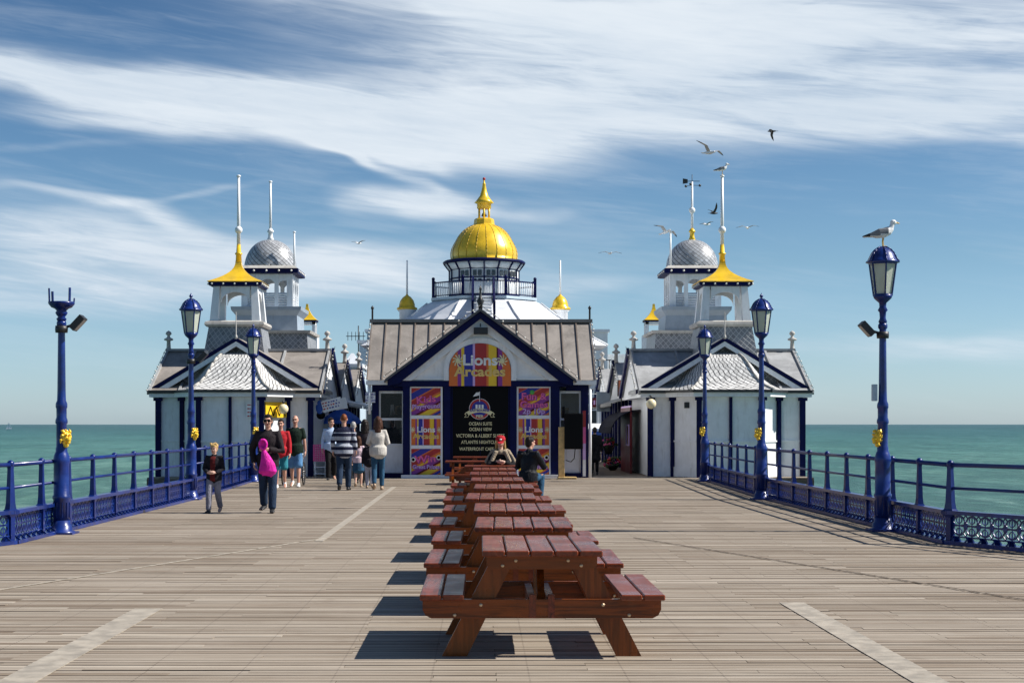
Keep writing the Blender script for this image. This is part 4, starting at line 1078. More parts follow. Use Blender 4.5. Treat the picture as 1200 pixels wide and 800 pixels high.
    for q in (-1,1):
        for i in range(5):
            k=-.72+i*.36; mb.ball((TX+k,TY+q*.86,z1+.07),.035,6); mb.ball((TX+q*.86,TY+k,z1+.07),.035,6)
    mb.build('light_string',CREAM,fa)
    ze=z1+.15; zn=tz(306)
    mb=MB(); rg=[]
    for i in range(11):
        tt=i/10; rg.append(sq(.09+.79*(1-tt)**2.3 ,ze+(zn-ze)*tt))
    rg=[sq(.86,ze-.02)]+rg; mb.loft(rg,smooth=False)
    mb.lathe([(.10,zn-.05),(.09,zn+.2),(.12,zn+.22),(.12,zn+.26),(.08,zn+.28),(.06,zn+.55)],(TX,TY,0),10)
    mb.build('pagoda_cap',GOLDP,tb)
    mb=MB(); mb.tube((TX,TY,zn+.5),(TX,TY,tz(207)),.062,.042,8); mb.ball((TX,TY,tz(269.5)),.125,12); mb.ball((TX,TY,tz(206.5)),.075,8,sc_=(1,1,.6)); mb.build('flagpole',POLE,tb)
    # ---- rear tower with louvred belfry and slated dome
    UX=PX(317,58) if s<0 else PX(811,58); UY=58.0; uz=lambda py:PZ(py,UY)
    S=lambda h,z:sq(h,z,UX,UY)
    mb=MB(); mb.loft([S(1.62,3.3),S(1.5,uz(393))],smooth=False); rt_=mb.build('rear_tower_base',SLATED,pv)
    mb=MB(); mb.loft([S(1.62,uz(393)),S(1.65,uz(390))],smooth=False); mb.build('rear_tower_ledge',STONE,rt_)
    mb=MB(); mb.loft([S(1.12,uz(390)),S(1.1,uz(372)),S(1.25,uz(366)),S(1.27,uz(362)+.0)],smooth=False); mb.build('belfry_plinth',GREYBLUE,rt_)
    mb=MB(); z0=uz(362); z2=uz(345); z3=uz(323); h=.93
    posts=[-h,-h*.36,h*.36,h]
    for q in (-1,1):
        for i,k in enumerate(posts):
            w=.11 if i in (0,3) else .07
            kk=k*(1-w/h) if i in (0,3) else k
            mb.box(UX+kk-w,UX+kk+w,*sorted((UY+q*h,UY+q*(h-.14))),z0,z3)
            if i in (1,2): mb.box(*sorted((UX+q*h,UX+q*(h-.14))),UY+kk-w,UY+kk+w,z0,z3)
    for q in (-1,1):
        for (a,b) in ((-h,-h*.36),(-h*.36,h*.36),(h*.36,h)):
            cc=(a+b)/2; ww=(b-a)/2-.06; ah=.16 if ww<.25 else .22; zs=z3-.42
            n=8
            P=[(cc-ww,zs)]+[(cc-ww*math.cos(math.pi*i/n),zs+ah*math.sin(math.pi*i/n)) for i in range(n+1)]+[(cc+ww,zs)]
            for i in range(1,len(P)-2):
                p_,q_=P[i],P[i+1]
                mb.prism([(UX+p_[0],p_[1]),(UX+q_[0],q_[1]),(UX+q_[0],z3),(UX+p_[0],z3)],*sorted((UY+q*(h-.03),UY+q*(h-.1))))
                mb.prism([(UY+p_[0],p_[1]),(UY+q_[0],q_[1]),(UY+q_[0],z3),(UY+p_[0],z3)],*sorted((UX+q*(h-.03),UX+q*(h-.1))),axis='x')
    bf=mb.build('belfry',WHITE,rt_)
    mb=MB()
    for q in (-1,1):
        for i in range(6):
            z=z0+.04+i*(z2-z0-.03)/6
            mb.obox((UX-h+.05,UY+q*(h-.06),z+.03),(UX+h-.05,UY+q*(h-.06),z+.03),.1,.025,up=(0,q*.6,.8)); mb.obox((UX+q*(h-.06),UY-h+.05,z+.03),(UX+q*(h-.06),UY+h-.05,z+.03),.1,.025,up=(q*.6,0,.8))
    mb.box(UX-h+.02,UX+h-.02,UY-h+.14,UY+h-.14,z0,z0+.02)
    mb.build('louvre',WHITE,bf)
    mb=MB(); mb.loft([S(1.02,z3-.02),S(1.14,z3),S(1.14,z3+.16),S(1.05,z3+.17)],smooth=False); f2=mb.build('rear_tower_fascia',NAVY,rt_)
    mb=MB()
    for q in (-1,1):
        for i in range(5):
            k=-.9+i*.45; mb.ball((UX+k,UY+q*1.15,z3+.08),.04,6); mb.ball((UX+q*1.15,UY+k,z3+.08),.04,6)
    mb.build('light_string',CREAM,f2)
    mb=MB(); mb.loft([S(1.12,z3+.17),S(.98,z3+.28)],smooth=False); mb.build('dome_skirt',STONE,rt_)
    zb_=z3+.22; H=uz(281)-zb_
    pr_=[(.96*math.cos(math.pi/2*i/14)**.9+.001,zb_+H*math.sin(math.pi/2*i/14)) for i in range(15)]
    mb=MB(); mb.lathe(pr_,(UX,UY,0),40); mb.build('slate_dome',SLATEDOME,rt_)
    zt_=uz(281)
    mb=MB(); mb.lathe([(.16,zt_-.06),(.09,zt_+.1),(.08,zt_+.26),(.12,zt_+.28),(.12,zt_+.32),(.05,zt_+.42)],(UX,UY,0),10); mb.build('pole_socket',GOLDP if s>0 else WHITE,rt_)
    mb=MB(); mb.tube((UX,UY,zt_+.3),(UX,UY,uz(213)),.05,.038,8)
    if s>0: mb.ball((UX,UY,uz(246.5)),.12,10)
    else: mb.ball((UX,UY,uz(213)),.07,8,sc_=(1,1,.6))
    mb.build('flagpole',POLE,rt_)
    if s>0:
        mb=MB(); z=uz(214); 
        for a in range(3): 
            an=2*math.pi*a/3+.2; mb.obox((UX,UY,z-.1),(UX+.3*math.cos(an),UY+.3*math.sin(an),z-.1),.015,.015); mb.ball((UX+.3*math.cos(an),UY+.3*math.sin(an),z-.1),.05,6)
        mb.obox((UX-.3,UY,z+.05),(UX+.28,UY,z+.05),.015,.02); mb.prism([(UX-.34,z-.05),(UX-.16,z-.02),(UX-.16,z+.12),(UX-.34,z+.15)],UY-.01,UY+.01); mb.tube((UX,UY,z-.2),(UX,UY,z+.3),.012,n=6)
        mb.build('weather_vane',DARK,rt_)
    qx=(UX+.98) if s<0 else (UX-.9)
    mb=MB(); mb.tube((qx,UY-.9 if s>0 else UY-.9,z3+.15),(qx,UY-.9,uz(276)),.04,.03,8); mb.ball((qx,UY-.9,uz(275.5)),.06,8,sc_=(1,1,.6)); mb.build('corner_pole',POLE,rt_)
    return pv
pavilion(-1,'white pavilion with slate bay roof on the left, golden pagoda turret and slated dome behind','' or LEAD)
pavilion(1,'white pavilion with slate bay roof on the right, golden pagoda turret with weather vane behind',LEADG)

# ---------------------------------------------------------------- rows of smaller kiosks behind each pavilion
def kiosk(s,Y0,label,leadmat,k):
    c=s*7.1; ko=thing('kiosk',label,'building',(c,Y0,0),world=True)
    X=lambda u:c+s*u
    mb=MB(); x0,x1=sorted((X(-1.85),X(2.2))); mb.box(x0,x1,Y0-2.9,Y0+2.9,0,2.5); mb.prism([(Y0-2.9,2.5),(Y0+2.9,2.5),(Y0,3.72)],*sorted((X(-2.12),X(2.2))),axis='x'); mb.build('wall',WHITE,ko)
    mb=MB(); xa,xb=sorted((X(-2.2),X(2.5))); ribbon_gable_roof(mb,xa,xb,Y0-3.15,Y0+3.15,2.58,3.85); r_=mb.build('roof',leadmat,ko)
    mb=MB()
    for (ya,za,yb,zb_) in ((Y0,3.85,Y0+3.15,2.58),): mb.obox((X(-2.25),ya,za),(X(-2.25),yb,zb_),.08,.07 if yb<Y0+1 else .22)
    mb.build('verge_board',NAVY,ko)
    for y in (-2.9,-1.4,0,1.4,2.9): mb=MB(); mb.box(*sorted((X(-1.86),X(-1.96))),Y0+y-.09,Y0+y+.09,0,2.45); mb.build('pilaster',NAVY,ko)
    mb=MB(); finial(mb,(X(-2.15),Y0,3.85),.7); mb.build('ridge_finial',STONE,ko)
    mb=MB()
    # scalloped canopy over the alley
    mb.slab((X(-1.85),Y0-3,2.62),(X(-1.85),Y0+3,2.62),(X(-2.55),Y0+3,2.36),(X(-2.55),Y0-3,2.36),.05) if s>0 else mb.slab((X(-1.85),Y0+3,2.62),(X(-1.85),Y0-3,2.62),(X(-2.55),Y0-3,2.36),(X(-2.55),Y0+3,2.36),.05)
    cn=mb.build('canopy',WHITE if s<0 else LEADG,ko)
    mb=MB()
    for i in range(30):
        y=Y0-3+i*.2; mb.prism([(y,2.34),(y+.2,2.34),(y+.19,2.26),(y+.1,2.2),(y+.01,2.26)],*sorted((X(-2.55),X(-2.58))),axis='x')
    mb.build('canopy_fringe',WHITE if s<0 else DARK,cn)
    bulbs([(X(-2.33),Y0-3.15,2.74),(X(-2.33),Y0,4.0)],10,ko)
    return ko
kiosk(-1,57.6,'low white kiosk with brown roof, first behind the left pavilion',LEAD,0)
kiosk(-1,64.2,'low white kiosk with brown roof, second behind the left pavilion',LEAD,1)
kiosk(1,57.6,'low white kiosk with grey roof, first behind the right pavilion',LEADG,0)
kiosk(1,64.2,'low white kiosk with grey roof, second behind the right pavilion',LEADG,1)
# fringe canopy in front of the alleys on the two pavilions
# rear gold capped turrets
for s,px in ((-1,360),(1,766)):
    Y=72.0; x=PX(px,Y); z=lambda p:PZ(p,Y)
    t_=thing('corner_turret','small white turret with a golden cap half hidden behind the %s slated tower'%('left' if s<0 else 'right'),'turret',(x,Y,0),world=True)
    mb=MB(); h=.33
    mb.box(x-.5,x+.5,Y-.5,Y+.5,0,z(393))
    for a in (-1,1):
        for b_ in (-1,1): mb.box(x+a*h-.07,x+a*h+.07,Y+b_*h-.07,Y+b_*h+.07,z(393),z(377.5))
    mb.box(x-h-.07,x+h+.07,Y-h-.07,Y+h+.07,z(380.5),z(377.4)); mb.build('turret_wall',WHITE,t_)
    S=lambda hh,zz:[(x-hh,Y-hh,zz),(x+hh,Y-hh,zz),(x+hh,Y+hh,zz),(x-hh,Y+hh,zz)]
    mb=MB(); mb.loft([S(.46,z(377.4)),S(.46,z(375.4))],smooth=False); mb.build('fascia',NAVY,t_)
    mb=MB(); mb.loft([S(.48,z(375.4))]+[S(.05+.43*(1-i/6)**2.2,z(375.4)+.75*i/6) for i in range(7)],smooth=False); mb.build('pagoda_cap',GOLDP,t_)
# ---------------------------------------------------------------- background buildings and alley dressing
def blk(name,label,cat,px0,px1,ytop,Y,dep,mat,windows=True,roof=None,fence=False):
    x0,x1=PX(px0,Y),PX(px1,Y); h=PZ(ytop,Y)
    t_=thing(name,label,cat,((x0+x1)/2,Y,0),world=True)
    mb=MB(); mb.box(x0,x1,Y,Y+dep,0,h); mb.build('wall',mat,t_)
    mb=MB(); mb.box(x0-.12,x1+.12,Y-.12,Y+dep,h,h+.16); mb.build('roof',WROOF if roof is None else roof,t_)
    if windows:
        n=max(1,int((x1-x0)/1.3))
        for zz in (1.2,3.6):
            if zz+1.2>h: continue
            for i in range(n):
                xc=x0+(i+.5)*(x1-x0)/n
                mb=MB(); mb.box(xc-.38,xc+.38,Y-.05,Y-.005,zz,zz+1.2); w_=mb.build('window',WHITE,t_)
                mb=MB(); mb.box(xc-.31,xc+.31,Y-.065,Y-.051,zz+.07,zz+1.13); mb.build('pane',WINGLASS,w_)
    if fence:
        mb=MB(); 
        for i in range(int((x1-x0)/.3)+1): mb.tube((x0+i*.3,Y,h+.15),(x0+i*.3,Y,h+1.1),.025,n=5)
        mb.obox((x0,Y,h+1.1),(x1,Y,h+1.1),.05,.05); mb.build('roof_railing',DARK,t_)
    return t_
blk('pale_blue_tower','pale blue rendered block with stepped top, just left of the brown arcade roof','building',421,441,402,84,5,PALEBLUE)
t_=blk('pale_blue_tower','small pale blue box block behind the brown kiosk roofs on the left','building',404,422,430,78,5,PALEBLUE,False)
mb=MB(); x=PX(413,80); mb.loft([[(x-.5,79.5,4.5),(x+.5,79.5,4.5),(x+.5,80.5,4.5),(x-.5,80.5,4.5)],[(x-.06,79.95,5.2),(x+.06,79.95,5.2),(x+.06,80.05,5.2),(x-.06,80.05,5.2)]],smooth=False); mb.build('roof',WROOF,t_)
blk('pale_blue_tower','tall pale blue stair block behind the arcade, upper step beside the roof verge','building',430,446,389,90,5,PALEBLUE,False)
blk('white_building','tall white block seen just right of the brown arcade roof','building',690,712,389,92,6,WHITE,False)
blk('white_building','lower white block with roof railing at the far end of the right alley','building',668,716,446,84,4,WHITE,True,fence=True)
blk('white_building','white block with long flat roof behind the right slated roofs','building',711,748,418,96,6,WHITE,False)
blk('white_building','cream clapboard hall closing the far end of the left alley','building',392,452,474,82,4,CREAM,True)
mb=MB(); x=PX(407,84)
t_=thing('roof_aerial','thin television aerial on the pale blue block left of the arcade','aerial',(PX(418,90),90,PZ(402,90)),world=True)
mb=MB(); o_=Vector((PX(420,90),90,PZ(400,90))); mb.tube(o_-Vector((0,0,.9)),o_+Vector((0,0,.9)),.03,n=6); mb.obox(o_-Vector((.7,0,-.3)),o_+Vector((.4,0,.3)),.04,.04)
for i in range(5): mb.obox(o_+Vector((-.6+i*.22,0,.05)),o_+Vector((-.6+i*.22,0,.55)),.03,.03)
mb.build('aerial_mast',DARK,t_)
# bunting across the right alley
for k,(py,Y,ph) in enumerate(((455,66,0),(470,70,1),(484,74,2),(461,62,0))):
    t_=thing('bunting',['line of dark blue pennants across the right alley, topmost','line of pennants across the right alley, middle height','line of blue pennants just above the blue awning','nearest line of pennants leading to the right kiosks'][k],'bunting',(4.2,Y,0),world=True)
    xa,xb=3.4,5.1; mb=MB(); ml=MB(); z=PZ(py,Y)
    for i in range(5):
        a=xa+(xb-xa)*i/5; w_=(xb-xa)/5
        mb.prism([(a+.03,z-.05*math.sin(i)),(a+w_-.03,z-.03),(a+w_*.5,z-.42)],Y-.006,Y+.006)
    mb.build('pennant',[NAVY,SKYBLUE,SKYBLUE,NAVY][k],t_); ml.tube((xa,Y,z),(xb,Y,z-.02),.012,n=5); ml.build('cord',WHITE,t_)
# blue awning stall at far end of right alley
t_=thing('market_awning','blue awning with white scalloped top at the far end of the right alley','awning',(4.6,72,0),world=True)
mb=MB(); x0,x1=PX(684,72),PX(711,72)
for x in (x0,x1): mb.box(x-.04,x+.04,71.9,72,0,2.2); 
mb.build('leg',WHITE,t_)
mb=MB(); mb.slab((x0-.1,71.6,PZ(505,72)),(x1+.1,71.6,PZ(505,72)),(x1+.1,74.5,PZ(496,72)),(x0-.1,74.5,PZ(496,72)),.05); mb.build('awning_top',WCAN,t_)
mb=MB(); mb.box(x0-.1,x1+.1,71.55,71.6,PZ(516,72),PZ(505,72)); mb.build('valance',SKYBLUE,t_)
# dark canopy and maroon panel on the right alley wall
t_=thing('shop_awning','black curved awning hanging from the right pavilion over the alley','awning',(4.9,52,0),world=True)
mb=MB(); 
rg=[]
for i in range(7):
    a=i/6*math.pi/2; rg.append([(5.2-.95*math.sin(a)*1.0,51.2,2.05-.75*(1-math.cos(a))),(5.2-.95*math.sin(a),56.5,2.05-.75*(1-math.cos(a)))])
for i in range(6): mb.slab(rg[i][0],rg[i+1][0],rg[i+1][1],rg[i][1],.03)
mb.build('canvas',paint('black_canvas',(.006,.007,.018),.9,spec=.1),t_)
t_=thing('sign_panel','maroon shop panel with pale edge on the right alley wall','sign',(5.0,50,0),world=True)
mb=MB(); mb.box(4.86,4.92,51.3,54.7,0,2.15); mb.build('board',MAROON,t_)
mb=MB(); mb.obox((4.89,51.3,2.18),(4.89,54.7,2.18),.05,.06); mb.box(4.83,4.858,51.5,51.56,.9,1.6); mb.box(4.83,4.858,52.4,52.46,.9,1.6); mb.box(4.83,4.858,51.56,52.4,.9,.95); mb.box(4.83,4.858,51.56,52.4,1.55,1.6); mb.build('sign_trim',LILAC,t_)
t_=thing('hanging_sign','brown hanging sign board above the black awning in the right alley','sign',(4.85,54,0),world=True)
mb=MB(); x0,x1=PX(725,54.4),PX(739,54.4); mb.box(x0,x1,54.35,54.43,PZ(463,54.4),PZ(446,54.4)); mb.build('board',BROWNP,t_); mb=MB(); mb.box(x0-.04,x1+.04,54.42,54.5,PZ(464,54.4),PZ(445,54.4)); mb.tube((x0+.1,54.46,2.2),(x0+.1,54.46,2.6),.02,n=6); mb.build('sign_frame',DARK,t_)
t_=thing('hanging_sign','dark blue lettered sign board over the right alley beside the brown sign','sign',(4.6,60,0),world=True)
mb=MB(); x0,x1=PX(699,60),PX(715,60); mb.box(x0,x1,59.95,60.05,PZ(482,60),PZ(459,60)); mb.box(x0,x1,59.94,60.04,PZ(497,60),PZ(484,60),1) if 0 else None; mb.build('board',[GREYBLUE,MAROON],t_)
t_=thing('hanging_sign','small maroon sign with pale letters beside the pennants in the right alley','sign',(4.5,61,0),world=True)
mb=MB(); x0,x1=PX(694,61.5),PX(705,61.5); mb.box(x0,x1,61.45,61.5,PZ(477,61.5),PZ(466,61.5)); o=mb.build('board',MAROON,t_); mb=MB()
for i in range(3): mb.box(x0+.05+i*.1,x0+.11+i*.1,61.43,61.45,PZ(474,61.5),PZ(469,61.5))
mb.build('sign_mark',LILAC,o)
# flower basket + planter far right alley
for (px,py,Y,lb) in ((713,522,56,'hanging basket of dark red flowers on the right alley wall'),(718,545,55,'tub of red and pink flowers on the deck by the maroon panel')):
    x,z=PX(px,Y),PZ(py,Y); t_=thing('flower_basket',lb,'flower basket',(x,Y,z-.25),world=True)
    mb=MB(); mb.lathe([(.1,-.3 if py<530 else -z),(.24,-.02),(.24,.02)],(x,Y,z),12); mb.build('basket',DARK,t_)
    mb=MB()
    for i in range(60):
        a=random.uniform(0,6.28); r=random.uniform(0,.3); mb.ball((x+r*math.cos(a),Y+r*math.sin(a),z+random.uniform(-.08,.28)),random.uniform(.03,.055),6,mi=random.choice([0,0,1,2]))
    mb.build('flowers',[paint('leaf_green%d'%py,(.03,.07,.02),.7,bump=0),RED,PINK],t_)
# black board on timber post, red banner at the arcade corner
t_=thing('notice_post','black box board fixed on a pale timber post by the right arcade window','notice board',(2.45,46.3,0),world=True)
x0,x1=PX(654.5,46.3),PX(661.5,46.3); mb=MB(); mb.bbox(x0,x1,46.25,46.42,.06,PZ(500,46.3),.008); mb.bbox(x0-.02,x1+.35,46.1,46.55,0,.06,.008); mb.build('post',POSTWOOD,t_)
mb=MB(); mb.bbox(PX(661.5,46.2),PX(683,46.2),46.1,46.55,PZ(526,46.2),PZ(484,46.2),.02); mb.bbox(PX(659,46.2),PX(662,46.2),46.3,46.45,PZ(490,46.2),PZ(476,46.2)); mb.build('board',BLACK,t_)
mb=MB(); mb.path([(2.5,46.3,.55),(2.65,46.28,.5),(2.75,46.25,.6),(2.78,46.25,.95)],.015,6); mb.build('cable',RUBBER,t_)
t_=thing('corner_banner','narrow banner fading from red to pink on the right corner of the arcade','banner',(3.05,46.8,0),world=True)
mb=MB(); xa,xb=PX(683,46.8),PX(686.5,46.8)
for i in range(8): mb.box(xa,xb,46.8,46.86,PZ(481+i*9.6+9.6,46.8),PZ(481+i*9.6,46.8),i//2)
mb.build('banner_strip',[RED,PINK,LILAC,WHITE],t_)
# left alley: white boards, sign, parasol, goods
t_=thing('price_board','tilted white price board hanging over the left alley by the blue parasol','sign',(-4.7,49.3,0),world=True)
c=Vector((PX(389,48.8),48.8,PZ(474,48.8))); mb=MB()
def tilted(c,w_,h_,ang,y,t=.03,mi=0):
    ca,sa=math.cos(R(ang)),math.sin(R(ang)); P=[]
    for a,b_ in ((-1,-1),(1,-1),(1,1),(-1,1)): P.append((c.x+a*w_/2*ca-b_*h_/2*sa,c.z+a*w_/2*sa+b_*h_/2*ca))
    mb.prism(P,y,y+t,mi)
tilted(c,.62,.36,14,48.8); tilted(c+Vector((-.25,0,-.03)),.4,.3,24,48.86); tilted(c+Vector((.28,0,.03)),.36,.34,10,48.85)
for r_ in range(3):
    a=-.26
    while a<.24:
        w_=random.uniform(.03,.07); ca,sa=math.cos(R(14)),math.sin(R(14)); dz=.10-r_*.09
        tilted(c+Vector((a*ca-dz*sa,0,a*sa+dz*ca)),w_,.04,14,48.79,.009,random.choice((1,2))); a+=w_+.035
mb.build('board',[WCAN,RED,SBLUE],t_)
mb=MB(); mb.tube((c.x,48.83,c.z+.15),(c.x,48.83,2.45),.008,n=5); mb.build('cord',DARK,t_)
t_=thing('wall_sign','small white sign with three lines of blue letters left of the arcade window','sign',(-3.45,47.3,0),world=True)
x0,x1=PX(428.3,47.3),PX(439.8,47.3); mb=MB(); mb.box(x0,x1,47.28,47.32,PZ(471.5,47.3),PZ(459.5,47.3)); bb=mb.build('board',WCAN,t_)
for i,tx in enumerate(('DRINKS','AND','SNACKS')): text_mesh(tx,.085,SBLUE,'lettering',bb,((x0+x1)/2,47.277,PZ(462-.1+i*3.6,47.3)),ext=.001,bold=.002)
mb=MB(); mb.box(x0-.02,x1+.02,47.321,47.34,PZ(472,47.3),PZ(459,47.3)); mb.obox(((x0+x1)/2,47.34,PZ(462,47.3)),(-3.2,47.6,PZ(462,47.3)),.03,.03); mb.build('sign_frame',NAVY,t_)
t_=thing('parasol','blue parasol behind the people in the left alley','parasol',(PX(400,53),53,0),world=True)
x=PX(400,53); mb=MB(); mb.lathe([(.75,1.62),(.55,1.85),(.3,2.02),(.02,2.12)],(x,53,0),8,smooth=False); mb.build('canopy',SKYBLUE,t_); mb=MB(); mb.tube((x,53,0),(x,53,2.1),.02); mb.lathe([(.2,0),(.2,.06),(.05,.08)],(x,53,0),12); mb.build('pole',STEEL,t_)
t_=thing('beach_goods','blue inflatable and black goods hanging at the corner of the left alley','hanging goods',(-4.95,48.9,0),world=True)
x=PX(375,48.9); mb=MB(); mb.ball((x,48.9,PZ(477,48.9)),.17,10,sc_=(.8,.4,1.3)); mb.ball((x+.02,48.95,PZ(486,48.9)),.14,10,sc_=(1,.5,1),mi=1); mb.tube((x,48.9,PZ(473,48.9)),(x,48.9,2.45),.008,n=5,mi=1); mb.build('inflatable',[SKYBLUE,BLACK],t_)
t_=thing('wire_basket_stand','stand with a pink mesh basket by the left alley corner','basket stand',(PX(375.5,47.8),47.8,0),world=True)
x=PX(375.5,47.8); mb=MB(); 
for a in (-1,1):
    for b_ in (-1,1): mb.tube((x+a*.15,47.8+b_*.15,0),(x+a*.17,47.8+b_*.17,.5),.012,n=6)
for z in (.1,.3): mb.box(x-.17,x+.17,47.63,47.97,z,z+.015)
mb.build('stand_frame',WHITE,t_)
mb=MB(); 
for i in range(8):
    k=-.19+i*.38/7
    for q in (-1,1): mb.obox((x+k,47.8+q*.19,.5),(x+k,47.8+q*.19,.98),.02,.012); mb.obox((x+q*.19,47.8+k,.5),(x+q*.19,47.8+k,.98),.012,.02)
for i in range(8):
    z=.5+i*.48/7
    for q in (-1,1): mb.box(x-.19,x+.19,47.8+q*.19-.006,47.8+q*.19+.006,z-.012,z+.012); mb.box(x+q*.19-.006,x+q*.19+.006,47.61,47.99,z-.012,z+.012)
mb.build('pink_basket',PINK,t_)

# ---------------------------------------------------------------- gulls
FEATH=paint('gull_white',(.78,.79,.8),.6,bump=.1); GGREY=paint('gull_grey',(.19,.20,.22),.6,bump=.1); GBLK=paint('gull_black',(.02,.02,.022),.6,bump=0); BEAK=paint('gull_beak',(.75,.45,.05),.4,bump=0)
def gull_stand(loc,label,rz=0,s=1.0):
    rt=thing('seagull',label,'seagull',loc,R(rz),group='gulls'); mb=MB()   # faces +x
    Z=.12
    mb.limb([(-.20,0,Z+.045),(-.10,0,Z+.06),(0,0,Z+.085),(.09,0,Z+.12),(.13,0,Z+.155)],[(.02,.02),(.05,.055),(.068,.075),(.058,.065),(.04,.045)],12,front=(0,0,1))
    mb.limb([(.11,0,Z+.13),(.135,0,Z+.19),(.15,0,Z+.235)],[.044,.036,.034],10)
    mb.ball((.158,0,Z+.245),.043,10,sc_=(1.15,.9,1))
    mb.limb([(-.12,0,Z+.05),(-.2,0,Z+.035),(-.28,0,Z+.02)],[(.035,.02),(.03,.012),(.028,.006)],8,front=(0,0,1))
    for q in (-1,1): mb.limb([(.07,q*.055,Z+.11),(-.06,q*.062,Z+.09),(-.18,q*.045,Z+.055),(-.30,q*.02,Z+.035)],[(.012,.05),(.014,.06),(.012,.035),(.006,.01)],8,front=(0,0,1))
    mb.limb([(.19,0,Z+.24),(.23,0,Z+.235),(.255,0,Z+.225)],[.014,.011,.005],8)
    for q in (-1,1):
        mb.limb([(.01,q*.025,Z+.04),(.0,q*.025,Z-.04),(.005,q*.025,.006)],[.012,.0085,.008],6); mb.limb([(-.01,q*.025,.008),(.05,q*.03,.006)],[(.012,.005),(.022,.005)],6,front=(0,0,1))
    def asg(c):
        x,y,z=c; z-=Z
        if x>.2: return 3
        if z<.01 and abs(x-.01)<.07: return 3
        if x<-.2 and z>.028: return 2
        if x<.075 and z>.07-.0*x and (abs(y)>.035 or z>.115) and z>.06+.25*x*0: return 1
        if x<-.05 and abs(y)>.03 and z>.04: return 1
        return 0
    o=remesh(mb,'body',[FEATH,GGREY,GBLK,BEAK],rt,.006,1,asg)
    mb=MB(); mb.ball((.175,-.037,Z+.255),.006,6); mb.ball((.175,.037,Z+.255),.006,6); mb.build('eyes',GBLK,rt)
    rt.scale=(s,s,s); return rt
GWING=paint('gull_wing',(.36,.37,.39),.6,bump=.1)
def gull_fly(loc,label,rz,wl,wr,roll=0,pitch=0,dark=False,s=1.0):
    # faces +x ; wl / wr = (inner wing lift deg, outer wing lift deg)
    rt=thing('seagull' if not dark else 'dark_bird',label,'seagull' if not dark else 'bird',loc,0,group='gulls' if not dark else None); mb=MB()
    rt.rotation_euler=(R(roll),R(pitch),R(rz))
    mb.limb([(-.22,0,0),(-.1,0,0),(.05,0,0),(.15,0,.01),(.2,0,.015)],[(.03,.02),(.055,.05),(.062,.058),(.042,.042),(.034,.034)],12,front=(0,0,1))
    mb.ball((.215,0,.018),.038,10,sc_=(1.2,.9,1)); mb.limb([(.25,0,.015),(.30,0,.0)],[.012,.005],6)
    mb.limb([(-.2,0,0),(-.32,0,-.005)],[(.035,.01),(.075,.006)],8,front=(0,0,1))
    for q,(a1,a2) in ((-1,wl),(1,wr)):
        p0=Vector((.06,q*.03,.02)); p1=p0+Vector((.06,q*.27*math.cos(R(a1)),.27*math.sin(R(a1)))); p2=p1+Vector((-.13,q*.36*math.cos(R(a2)),.36*math.sin(R(a2))))
        pm=p1.lerp(p2,.5)+Vector((.02,0,0))
        def sec(p,c,t,up):
            return p,c,t
        rg=[]
        for p,c_,th,an in ((p0,.085,.014,a1),(p0.lerp(p1,.5),.085,.012,a1),(p1,.075,.011,(a1+a2)/2),(pm,.06,.009,a2),(p2,.012,.006,a2)):
            up=Vector((0,-q*math.sin(R(an)),math.cos(R(an))))
            cc=p+Vector((-c_*.6,0,0))
            rg.append([cc+Vector((c_*math.cos(k*math.pi/5),0,0))+up*th*math.sin(k*math.pi/5) for k in range(10)])
        mb.loft(rg)
    tip=.36
    def asg(c):
        x,y,z=c
        if dark: return 2
        d_=math.hypot(y,z)
        if d_>.50: return 2
        if d_>.07 and z>-.5: return 1
        if x>.262: return 3
        return 0
    remesh(mb,'body',[FEATH,GWING,GBLK,BEAK],rt,.0075,1,asg); rt.scale=(s,s,s); return rt
lx,ly=L_POS[1]
gull_stand((lx,ly,4.262),'white and grey gull standing on the nearest right lantern',0,1.0)
gull_stand((7.81,51,PZ(206.5,51)+.04),'small gull perched on the tall flagpole of the right pagoda turret',0,.95)
gull_fly((PX(831,30),30,PZ(179,30)),'gull with raised wings just above the right flagpole',-55,(34,12),(24,-12),roll=-8,pitch=6,s=.6)
gull_fly((PX(783-3,57),57,PZ(272,57)),'gull landing with spread wings on the small corner pole of the right dome',-50,(22,-8),(18,-14),roll=-14,pitch=-10,s=.95)
gull_fly((PX(876,50),50,PZ(267,50)),'gull gliding to the right of the right flagpole',65,(22,-14),(22,-14),roll=0,s=.6)
gull_fly((PX(715,50),50,PZ(297,50)),'gull gliding in the clear sky between the golden dome and the right tower',-80,(14,-12),(14,-12),s=.6)
gull_fly((PX(828,80),80,PZ(263,80)),'tiny gull just left of the right flagpole above the slate dome',30,(20,-5),(20,-5),s=.9)
gull_fly((PX(420,80),80,PZ(285,80)),'tiny distant gull left of the golden dome',50,(25,0),(25,0),s=.8)
gull_fly((PX(836,60),60,PZ(250,60)),'small dark bird beside the right flagpole',20,(60,50),(30,20),dark=True,s=.7)
gull_fly((PX(905,50),50,PZ(154,50)),'small dark bird high in the white cloud on the right',160,(-50,-60),(10,-50),dark=True,s=.55)
